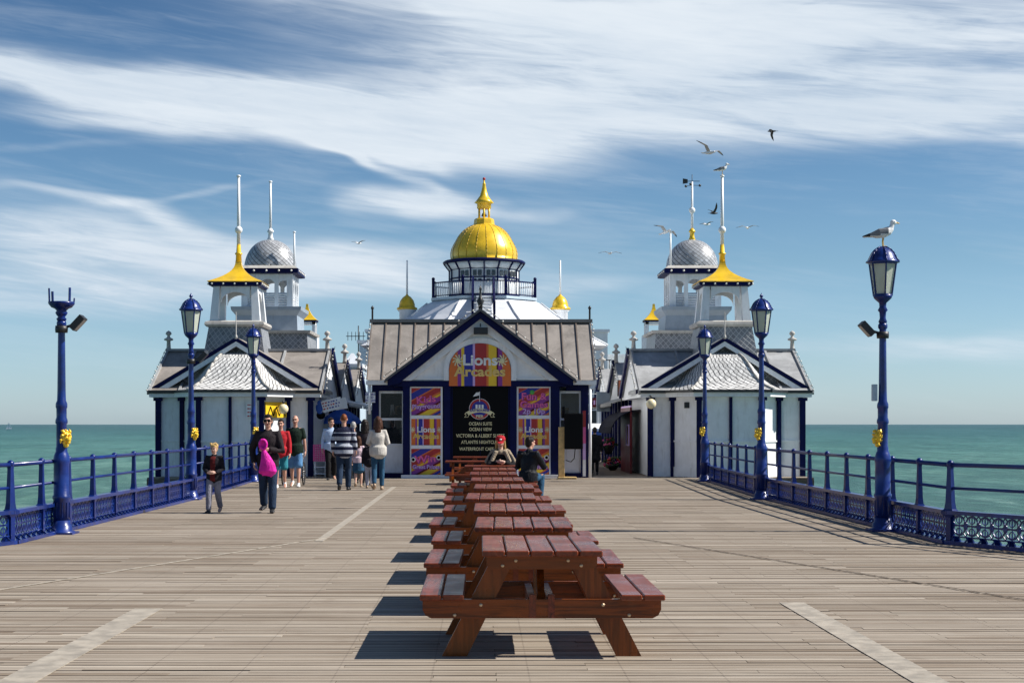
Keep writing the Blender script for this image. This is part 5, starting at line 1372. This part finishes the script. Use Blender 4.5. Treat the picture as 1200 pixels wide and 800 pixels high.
# tiny yacht on the horizon at the left
t_=thing('sailing_boat','tiny white sailing boat on the horizon at the far left','boat',(PX(10,2500),2500,SZ),world=True)
x=PX(10,2500); mb=MB(); mb.loft([[(x-4,2499,SZ),(x+4,2499,SZ),(x+4,2501,SZ),(x-4,2501,SZ)],[(x-5,2498.5,SZ+1.2),(x+5.5,2499,SZ+1.2),(x+5.5,2501,SZ+1.2),(x-5,2501.5,SZ+1.2)]],smooth=False); mb.build('hull',WHITE,t_)
mb=MB(); mb.prism([(x+.3,SZ+1.6),(x+5,SZ+1.6),(x+.3,SZ+12)],2500,2500.1); mb.prism([(x-.3,SZ+1.6),(x-4,SZ+1.6),(x-.3,SZ+11)],2500,2500.1); mb.build('sail',WCAN,t_)
# ---------------------------------------------------------------- people
def person(loc,rz,H,label,J=None,hair=('short',None),skin=None,top=None,topmat=None,bottom='trousers',botmat=None,shoemat=None,
           female=False,head=(0,0),near=False,sit=False,extra=None,group=None,bulk=1.0,sleeve='long',eyes=True,jacketopen=None,shorttop=.9):
    s=H/1.75; rt=thing('person',label,'person',loc,R(rz),group)
    skin=skin or SKIN
    j=dict(pel=(0,0,.93),che=(0,0,1.27),nek=(0,0,1.45),
      shl=(-.175,0,1.41),shr=(.175,0,1.41),ell=(-.23,.03,1.13),elr=(.23,.03,1.13),wrl=(-.235,-.05,.88),wrr=(.235,-.05,.88),
      hpl=(-.085,0,.92),hpr=(.085,0,.92),knl=(-.095,-.03,.5),knr=(.095,-.03,.5),anl=(-.1,.02,.085),anr=(.1,.02,.085),
      hdl=(-.235,-.09,.79),hdr=(.235,-.09,.79),hed=(0,-.015,1.635),tol=(-.02,-.16,0),tor=(.02,-.16,0))
    if female: j['shl']=(-.155,0,1.40); j['shr']=(.155,0,1.40)
    if J: j.update(J)
    V={k:Vector(v) for k,v in j.items()}
    bx=.93 if female else 1.0
    hq=Matrix.Rotation(R(head[0]),3,'Z')@Matrix.Rotation(R(head[1]),3,'X')
    def hp(x,y,z): return V['hed']+hq@Vector((x,y,z))
    hs=1.0 if H>1.4 else 1.16      # children have larger heads
    def torso(mb,o,zlo=None,k=1.0):
        P,C_,N=V['pel'],V['che'],V['nek']; W=P.lerp(C_,.42)
        pts=[P-(C_-P).normalized()*.05,P,W,P.lerp(C_,.75),C_,C_.lerp(N,.55),C_.lerp(N,.85)]
        rr=[(.155,.105),(.168,.115),(.135*k,.098*k),(.152*k,.108*k),(.168*k,.112*k),(.165*k,.095*k),(.095,.068)]
        if female: rr=[(.155,.11),(.17,.118),(.12,.09),(.135,.105),(.148,.115),(.14,.09),(.08,.06)]
        a=0 if zlo is None else zlo
        mb.limb(pts[a:],[(x*bulk+o,y*bulk+o) for x,y in rr[a:]],20)
    mb=MB()
    torso(mb,0)
    mb.limb([V['che'].lerp(V['nek'],.6),V['nek'],hp(0,.01,-.07)],[.07,.056,.052],12)
    for q in 'lr':
        S_,E,W_,Hd=V['sh'+q],V['el'+q],V['wr'+q],V['hd'+q]
        mb.limb([V['che'].lerp(S_,.6)+Vector((0,0,.05)),S_,S_.lerp(E,.35),E,E.lerp(W_,.35),W_],[.05,.056,.047,.038,.038,.026],12)
        # hand: palm, four fingers, thumb
        d=(Hd-W_); d=d.normalized() if d.length>.01 else Vector((0,0,-1)); sgn=-1 if q=='l' else 1
        nrm=Vector((-sgn,0,0)); nrm=(nrm-d*nrm.dot(d)); nrm=nrm.normalized() if nrm.length>.1 else Vector((0,-1,0))   # palm faces the body
        sd=d.cross(nrm).normalized(); 
        if sd.y>0: sd=-sd                                     # sd points to the front: the thumb side
        mb.limb([W_-d*.01,W_+d*.03,W_+d*.085],[(.026,.02),(.036,.017),(.04,.015)],12,front=tuple(nrm))
        for i,(of,ln) in enumerate(((.029,.070),(.010,.080),(-.009,.074),(-.027,.058))):
            a=W_+d*.075+sd*of; b_=a+d*ln*.5+nrm*.006; c_=b_+d*ln*.38+nrm*.022; e_=c_+d*ln*.2+nrm*.02
            mb.limb([a,b_,c_,e_],[.0095,.009,.0085,.007],7)
        a=W_+d*.025+sd*.025; b_=a+d*.03+sd*.026+nrm*.01; c_=b_+d*.03+sd*.008+nrm*.012
        mb.limb([a,b_,c_],[.013,.011,.0085],7)
        K_,A_,T_=V['kn'+q],V['an'+q],V['to'+q]; Hp=V['hp'+q]
        mb.limb([Hp+Vector((0,0,.03)),Hp.lerp(K_,.2),Hp.lerp(K_,.6),K_,K_.lerp(A_,.3),K_.lerp(A_,.7),A_],[.082,.085,.066,.052,.054,.038,.034],14)
        mb.limb([A_+Vector((0,.03,-.045)),A_+Vector((0,0,-.04)),A_+T_*.55+Vector((0,0,-.05)),A_+T_*.95+Vector((0,0,-.06))],[(.03,.03),(.038,.04),(.042,.028),(.034,.016)],10,front=(0,0,1))
    # head
    def hb(c,r,sc_): mb.ball(hp(*c),r*hs,14,sc_=sc_,q=hq.to_quaternion())
    hb((0,.015,.02),.1,(.76,.98,1.02)); hb((0,-.02,-.035),.075,(.82,1.0,1.12)); hb((0,-.055,-.085),.032,(1.1,.8,.8))
    hb((0,-.098,-.018),.016,(.8,1.1,1.5)); hb((0,-.105,-.03),.014,(1.2,1,.8)); hb((0,-.075,.035),.05,(1.2,.5,.4))
    hb((-.035,-.072,-.025),.026,(1,.8,1)); hb((.035,-.072,-.025),.026,(1,.8,1))
    for q in (-1,1): hb((q*.078,.015,-.005),.028,(.35,.75,1.1))
    m_=hp(0,-.095,-.062)
    def asg(c): return 1 if (Vector(c)/1.0-m_).length<.02 else 0
    remesh(mb,'body',[skin,LIP],rt,.0065 if near else .010,2,asg)
    if eyes:
        mb=MB()
        for q in (-1,1): mb.ball(hp(q*.031*hs,-.084*hs,.008),.0125,8,sc_=(1.2,.7,.75))
        mb.build('eyes',EYEM,rt); mb=MB()
        for q in (-1,1): mb.obox(hp(q*.016*hs,-.094*hs,.036),hp(q*.048*hs,-.086*hs,.034),.01,.008)
        mb.build('eyebrows',HDARK,rt)
    # top
    if top:
        mb=MB(); thick={'tee':.012,'jumper':.017,'jacket':.026,'shirt':.014,'coat':.038,'puffa':.03}[top]
        k=1.0+(.08 if top in('jacket','coat','puffa') else .02)
        torso(mb,thick,0 if top!='tee' else 0,k)
        if top in ('coat','dress'):
            P=V['pel']; mb.limb([P+Vector((0,0,.12)),P,P-Vector((0,0,.18)),P-Vector((0,0,.38))],[(.19,.15),(.205,.155),(.22,.165),(.235,.175)],20)
        else:
            P=V['pel']; u=(V['che']-P).normalized(); mb.limb([P+u*.1,P,P-u*.09],[(.17*bulk+.012+thick,.122*bulk+.012+thick),(.174*bulk+.014+thick*.8,.13*bulk+.014+thick*.8),(.168*bulk+.014+thick*.8,.128*bulk+.014+thick*.8)],20)
        for q in 'lr':
            S_,E,W_=V['sh'+q],V['el'+q],V['wr'+q]; st=V['che'].lerp(S_,.5)+Vector((0,0,.045))
            if sleeve=='long': mb.limb([st,S_,S_.lerp(E,.4),E,E.lerp(W_,.5),W_-(W_-E).normalized()*.015],[.05+thick,.050+thick,.044+thick,.040+thick,.034+thick*.8,.03+thick*.7],14)
            else: mb.limb([st,S_,S_.lerp(E,.45),S_.lerp(E,.72)],[.05+thick,.052+thick,.052+thick,.056+thick],14)
        if top in ('jacket','coat','shirt','puffa'):
            mb.limb([V['nek']-Vector((0,0,.05)),V['nek']+Vector((0,.01,.0)),V['nek']+Vector((0,.015,.028))],[(.085,.07),(.074,.066),(.078,.07)],16)
        remesh(mb,{'tee':'t_shirt','jumper':'jumper','jacket':'jacket','shirt':'shirt','coat':'coat','puffa':'jacket'}[top],[topmat]+([jacketopen] if jacketopen else []),rt,.009 if near else .013,5,
               (lambda c: 1 if (abs(c.x-V['che'].x)<.065 and c.y<-.07 and V['pel'].z-.12<c.z<V['nek'].z+.0) else 0) if jacketopen else None)
    if bottom:
        mb=MB(); P=V['pel']; u=(V['che']-P).normalized()
        if bottom=='skirt':
            mb.limb([P+u*.1,P,P-Vector((0,0,.16)),P-Vector((0,0,.36))],[(.15,.115),(.185,.14),(.2,.16),(.215,.175)],20)
        else:
            mb.limb([P+u*.08,P,P-u*.06],[(.152*bulk+.01,.115*bulk+.01),(.17*bulk+.014,.125*bulk+.014),(.15,.11)],18)
            lo={'trousers':1.0,'jeans':1.0,'slim':1.0,'shorts':0}[bottom]; wd={'trousers':.024,'jeans':.020,'slim':.011,'shorts':.03}[bottom]
            for q in 'lr':
                Hp,K_,A_=V['hp'+q],V['kn'+q],V['an'+q]
                if bottom=='shorts': mb.limb([Hp+Vector((0,0,.03)),Hp.lerp(K_,.3),Hp.lerp(K_,.7),Hp.lerp(K_,.97)],[.09+.012,.085+.018,.078+.022,.08+.022],14)
                else: mb.limb([Hp+Vector((0,0,.03)),Hp.lerp(K_,.25),Hp.lerp(K_,.65),K_,K_.lerp(A_,.35),K_.lerp(A_,.7),A_+Vector((0,0,.01 if bottom!='slim' else .03))],[.09+.008,.085+wd*.8,.068+wd,.056+wd,.056+wd,.045+wd*1.15,.042+wd*1.2],14)
        remesh(mb,{'skirt':'skirt','trousers':'trousers','jeans':'jeans','slim':'jeans','shorts':'shorts'}[bottom],[botmat],rt,.009 if near else .013,4)
    if shoemat:
        for q in 'lr':
            A_,T_=V['an'+q],V['to'+q]; tn=T_.normalized(); up=Vector((0,0,1))-tn*tn.z; up.normalize()
            mb=MB(); b_=A_-up*.045
            mb.limb([b_-tn*.065,b_-tn*.02,b_+T_*.5-up*.006,b_+T_*.98-up*.014],[(.036,.038),(.043,.046),(.048,.036),(.042,.022)],12,front=tuple(up)); mb.limb([A_-up*.05,A_+up*.015],[.043,.041],12)
            remesh(mb,'shoe',[shoemat],rt,.008 if near else .012,2)
    # hair
    kind,hm=hair
    if hm:
        mb=MB()
        def hh(c,r,sc_): mb.ball(hp(*c),r*hs,16,sc_=sc_,q=hq.to_quaternion())
        if kind=='cropped': hh((0,.022,.031),.1,(.785,.97,1.0))
        if kind in ('short','boy','long','bun'): 
            hh((0,.028,.034),.1,(.84,1.0,1.02)); hh((0,.055,-.02),.08,(.9,.8,1.0)); hh((0,-.045,.092),.045,(1.35,.9,.55))
        if kind=='boy':
            hh((0,-.06,.075),.045,(1.45,.7,.75)); 
            for a in range(9): hh((.08*math.cos(a*.7),.02+.08*math.sin(a*.7),.06+.03*(a%3)),.03,(1,1,1))
        if kind=='long':
            mb.limb([hp(0,.04,.05),hp(0,.075,-.02),hp(0,.085,-.12),hp(0,.095,-.24),hp(0,.095,-.32)],[(.07,.05),(.082,.05),(.085,.042),(.07,.036),(.035,.02)],14)
            for q in (-1,1): mb.limb([hp(q*.06,0,.06),hp(q*.085,.015,-.03),hp(q*.095,.02,-.14),hp(q*.09,.03,-.24)],[.035,.028,.026,.012],10)
            for k_ in range(7): a_=hp(random.uniform(-.07,.07),.06,-.1); mb.limb([a_,a_+Vector((random.uniform(-.02,.02),.035,-.12)),a_+Vector((random.uniform(-.05,.05),.04,-.25-random.uniform(0,.06)))],[.022,.02,.008],7)
        remesh(mb,'hair',[hm],rt,.008 if near else .011,2)
    if extra: extra(rt,V,hp,hs)
    rt.scale=(s,s,s); return rt
DNAVY=cloth('cloth_dark_jacket',(.014,.013,.018)); DBLACK=cloth('cloth_black',(.01,.01,.012)); DENIM=cloth('denim_dark',(.018,.035,.07)); DENIMM=cloth('denim_mid',(.025,.08,.15)); DENIML=cloth('denim_light',(.09,.22,.42))
GREYC=cloth('cloth_grey',(.22,.22,.27)); REDC=cloth('cloth_red',(.45,.02,.03)); DKRED=cloth('cloth_dark_red',(.12,.015,.015)); GREENC=cloth('cloth_dark_green',(.008,.02,.013)); LBLUE=cloth('cloth_pale_blue',(.42,.52,.7)); CREAMC=cloth('cloth_cream_grey',(.52,.49,.45)); PINKW=cloth('cloth_pink_white',(.65,.5,.55)); TEAL=cloth('cloth_teal',(.03,.2,.25)); PINKT=cloth('tights_pink',(.6,.25,.3)); LGREYT=cloth('leggings_pale',(.4,.42,.5)); BROWNJ=cloth('cloth_brown_grey',(.022,.017,.02)); LEATH=cloth('leather_black',(.008,.009,.013),.45,fold=.9)
STRIPE=cloth('striped_jumper',(.013,.015,.04),stripes=(.155,.78,(.38,.40,.46),1.34)); PLAID=cloth('plaid_dark',(.03,.025,.03)); HOTP=cloth('bag_pink',(.72,.02,.36),.5,fold=.9)
SHOE_D=paint('shoe_dark',(.02,.02,.022),.5); SHOE_W=paint('shoe_white',(.75,.75,.75),.5); SHOE_T=paint('shoe_tan',(.35,.25,.17),.6); FUR=cloth('fur_trim',(.36,.29,.21),.9,fold=1.0)
def walk(st,lift=.06):   # st>0: left leg forward (towards -y)
    return dict(knl=(-.09,-.03-.16*st,.50),anl=(-.09,-.26*st+.02,.085+(0 if st>0 else lift)),knr=(.09,-.03+.05*st,.50),anr=(.09,.02+.26*st,.085+(lift if st>0 else 0)),
        tol=(-.02,-.16,0 if st>0 else -.06),tor=(.02,-.16,-.06 if st>0 else 0),
        wrl=(-.25,-.05+.12*st,.88),wrr=(.25,-.05-.12*st,.88),hdl=(-.25,-.09+.14*st,.79),hdr=(.25,-.09-.16*st,.79),ell=(-.225,.06,1.13),elr=(.225,.0,1.13))
def P_(px,py): Y=F*EYE/(py-HY); return (PX(px,Y),Y,0)
# boy
def boy_x(rt,V,hp,hs): pass
J=walk(.8); J.update(wrl=(-.10,-.24,1.03),hdl=(0,-.27,1.02),ell=(-.24,-.03,1.12),wrr=(.12,-.24,1.03),hdr=(.03,-.27,1.06),elr=(.24,-.03,1.12))
person(P_(251,600.5),-8,1.24,'blond boy in a dark open jacket walking by the left railing',J,('boy',HBLOND),SKINP,'jacket',DNAVY,'trousers',GREYC,SHOE_D,near=True,head=(0,8),jacketopen=DKRED,bulk=.98)
# man with pink bag
def man_x(rt,V,hp,hs):
    mb=MB()
    for q in (-1,1): mb.bbox(hp(q*.034,0,0).x-.026,hp(q*.034,0,0).x+.026,hp(0,-.104,0).y,hp(0,-.092,0).y,hp(0,0,.008).z-.02,hp(0,0,.008).z+.018,.004); mb.obox(hp(q*.06,-.095,.012),hp(q*.085,.02,.012),.006,.008)
    mb.obox(hp(-.01,-.1,.014),hp(.01,-.1,.014),.006,.008); mb.build('sunglasses',BLACK,rt)
J=walk(-.5); J.update(wrr=(.05,-.27,1.14),hdr=(-.04,-.31,1.14),elr=(.26,-.08,1.10),wrl=(-.24,-.08,.90),ell=(-.29,.06,1.14),hdl=(-.23,-.12,.82),tol=(-.04,-.16,-.03))
person(P_(314,600.5),0,1.77,'man in sunglasses and a dark jacket carrying a bright pink drawstring bag',J,('short',HDARK),SKIN,'jacket',BROWNJ,'trousers',DENIM,SHOE_D,near=True,extra=man_x,bulk=.98)
mx,my,_=P_(314,600.5)
bt=thing('drawstring_bag','bright pink drawstring bag held up by the man in sunglasses','bag',(mx,my-.30,.73))
mb=MB(); mb.limb([(.03,0,-.0),(.035,0,.03),(.03,0,.14),(.0,0,.27),(-.03,0,.37),(-.04,0,.43)],[(.14,.06),(.165,.085),(.14,.085),(.09,.06),(.05,.04),(.03,.03)],16)
mb.ball((.15,0,.02),.04,8); mb.ball((-.09,0,.02),.04,8)
remesh(mb,'bag_body',[HOTP],bt,.009,2)
mb=MB(); pts=[(-.045+.062*math.sin(a*math.pi/10),-.02,.51-.085*math.cos(a*math.pi/10)) for a in range(-10,11)]
mb.path([Vector(p) for p in pts],.026,8); mb.ball((-.045,.012,.51),.06,10,sc_=(1,.35,1.4)); remesh(mb,'bag_neck',[HOTP],bt,.009,3)
# man in red behind
J=walk(.4); person((PX(329,39.5),39.5,0),0,1.72,'person in a red top half hidden behind the man with the pink bag',J,('short',HDARK),SKIN,'jumper',REDC,'shorts',TEAL,SHOE_W,near=False)
# bald man, green tee, shorts
J=walk(-.5); person(P_(346,570.5),0,1.82,'bald man in a dark green t-shirt and blue denim shorts',J,('cropped',None),SKIN,'tee',GREENC,'shorts',DENIML,SHOE_W,sleeve='short',bulk=1.05)
# man in blue shirt
J=walk(.5); person((PX(388,45.5),45.5,0),10,1.78,'man in a pale blue shirt and dark trousers walking out of the left alley',J,('short',HDARK),SKIN,'shirt',LBLUE,'trousers',DBLACK,SHOE_D,head=(20,5))
# striped man from behind
J=walk(.5); J.update(wrl=(-.28,-.02,.92),ell=(-.25,.03,1.14),wrr=(.26,-.05,.9),elr=(.25,.06,1.14),hdl=(-.28,-.06,.84),hdr=(.26,-.1,.82)); person(P_(403,574.5),180,1.84,'man in a navy and grey striped jumper walking away, seen from behind',J,('cropped',HRED),SKIN,'jumper',STRIPE,'jeans',DENIM,SHOE_D,bulk=1.12,eyes=False)
J=walk(.3); person((PX(414,43),43,0),180,1.66,'grey haired person walking beside the man in the striped jumper',J,('short',HGREY),SKINP,'jumper',GREYC,'trousers',DBLACK,SHOE_D,eyes=False)
J=walk(-.4); person((PX(427.5,41),41,0),172,1.72,'woman with long dark hair in a dark top holding the hand of the girl',J,('long',HDARK),SKINP,'jacket',PLAID,'trousers',DBLACK,SHOE_D,female=True,eyes=False)
J=walk(.4); person((PX(420,40.3),40.3,0),180,1.28,'little girl with brown hair, white top, denim skirt and pink tights',dict(J),('long',HBROWN),PINKT and SKINP,'tee',PINKW,'skirt',DENIMM,SHOE_T,female=True,eyes=False)
J=walk(-.3); person((PX(433,39.6),39.6,0),180,1.22,'small child in a dark jacket and pale leggings next to the woman in jeans',dict(J),('short',HBROWN),SKINP,'jacket',DNAVY,'slim',LGREYT,SHOE_T,eyes=False)
J=walk(.45); J.update(wrl=(-.12,-.22,1.08),hdl=(-.05,-.26,1.1),ell=(-.24,-.02,1.12),wrr=(.12,-.22,1.08),hdr=(.05,-.26,1.12),elr=(.24,-.02,1.12))
person(P_(443,574),184,1.78,'woman with brown hair in a cream jumper and blue jeans, seen from behind',J,('long',HBROWN),SKINP,'jumper',CREAMC,'slim',DENIMM,SHOE_T,female=True,eyes=False,bulk=1.06)
# silhouette in right alley
J=walk(.2); person((PX(697,50.2),50.2,0),180,1.50,'person in a long black coat walking away up the right alley',J,('short',HDARK),SKINP,'coat',DBLACK,'slim',DBLACK,SHOE_D,eyes=False,bulk=1.15)
J=walk(.2); person((PX(686,70),70,0),0,1.6,'distant person under the blue awning beyond the person in black',J,('short',HDARK),SKINP,'jacket',DBLACK,'trousers',DENIM,SHOE_D)
# pushchair / wheelchair behind the bald man
t_=thing('wheelchair','black wheelchair half hidden behind the bald man in shorts','wheelchair',(PX(346,42),41.6,0),R(0))
for q in (-1,1):
    mb=MB(); n=22; r=.3
    mb.path([Vector((q*.27,r*math.cos(2*math.pi*i/n),r+.0+r*math.sin(2*math.pi*i/n))) for i in range(n+1)],.018,6); w_=mb.build('wheel',RUBBER,t_)
    mb=MB()
    for i in range(10): a=2*math.pi*i/10; mb.tube((q*.27,0,r),(q*.27,r*math.cos(a),r+r*math.sin(a)),.004,n=4)
    mb.build('spokes',STEEL,w_)
    mb=MB(); mb.path([Vector((q*.18,-.42+.07*math.cos(2*math.pi*i/12),.08+.07*math.sin(2*math.pi*i/12))) for i in range(13)],.014,6); mb.build('front_wheel',RUBBER,t_)
mb=MB()
for q in (-1,1): mb.path([Vector(p) for p in ((q*.22,-.45,.12),(q*.22,-.4,.5),(q*.22,.15,.5),(q*.22,.2,.95),(q*.22,.32,.98))],.014,6); mb.path([Vector((q*.24,-.3,.5)),Vector((q*.24,-.3,.7)),Vector((q*.24,.18,.7))],.014,6)
mb.build('chair_frame',STEEL,t_)
mb=MB(); mb.bbox(-.21,.21,-.35,.15,.48,.54,.01); mb.build('seat',RUBBER,t_); mb=MB(); mb.obox((0,.16,.54),(0,.22,.92),.42,.03,up=(0,1,0)); mb.build('backrest',RUBBER,t_)
# seated woman, red cap, facing the camera with elbows on the sideways table
def cap_x(rt,V,hp,hs):
    mb=MB()
    prof=[(.104,-.0),(.108,.02),(.104,.05),(.085,.085),(.05,.105),(.001,.112)]
    M=hp(0,0,0)
    mb.lathe(prof,hp(0,.012,.035),18,sy=1.15)
    mb.limb([hp(0,-.09,.04),hp(0,-.13,.035),hp(0,-.18,.02)],[(.085,.008),(.08,.007),(.055,.005)],14,front=(0,0,1)); 
    remesh(mb,'cap',[REDC],rt,.007,1)
    mb=MB(); mb.ball(hp(0,-.105,.085),.022,8,sc_=(1.3,.5,.8)); mb.build('cap_badge',TXTW,rt)
    mb=MB()
    P=[Vector((.15*math.cos(a/12*2*math.pi),.04+.12*math.sin(a/12*2*math.pi),1.385)) for a in range(13)]
    for p in P: mb.ball(p+Vector((0,random.uniform(-.01,.01),random.uniform(.02,.07))),.072,8)
    for q in (-1,1):
        for k in range(5): mb.ball(Vector((q*(.11+.02*k),-.13-.012*k,1.43-.045*k)),.05,8)
        for k in range(5): mb.ball(Vector((q*(.17+.03*k),-.03-.01*k,1.44-.05*k)),.055,8)
    remesh(mb,'fur_hood',[FUR],rt,.011,2)
sitL=dict(knl=(-.11,-.42,.95),knr=(.11,-.42,.95),anl=(-.11,-.36,.52),anr=(.11,-.36,.52),hpl=(-.09,-.02,.90),hpr=(.09,-.02,.90))
J=dict(sitL); J.update(wrl=(-.08,-.42,1.24),hdl=(.02,-.46,1.23),ell=(-.25,-.22,1.15),wrr=(.09,-.38,1.23),hdr=(-.01,-.44,1.25),elr=(.27,-.2,1.15),hed=(0,-.05,1.65),pel=(0,0,.92),che=(0,-.03,1.26),nek=(0,-.03,1.45))
person((PX(586.5,33.72),33.74,-.43),0,1.75,'woman in a red cap and fur-hooded dark coat seated at the sideways table',J,('long',HBLOND),SKINP,'puffa',DBLACK,'trousers',DENIM,SHOE_D,female=True,head=(0,14),extra=cap_x,bulk=.9)
J=dict(sitL); J.update(wrl=(-.15,-.34,1.27),hdl=(-.08,-.36,1.34),ell=(-.27,-.2,1.12),wrr=(.2,-.3,1.22),hdr=(.12,-.35,1.24),elr=(.28,-.12,1.12),pel=(0,0,.92),che=(0,-.06,1.26),nek=(0,-.08,1.44),hed=(0,-.11,1.62))
person((PX(619,32.4),32.42,-.43),155,1.78,'man in a black leather jacket seated with his back turned at the sideways table',J,('short',HDARK),SKIN,'jacket',LEATH,'jeans',DENIMM,SHOE_D,head=(-25,5),eyes=False,bulk=.95)
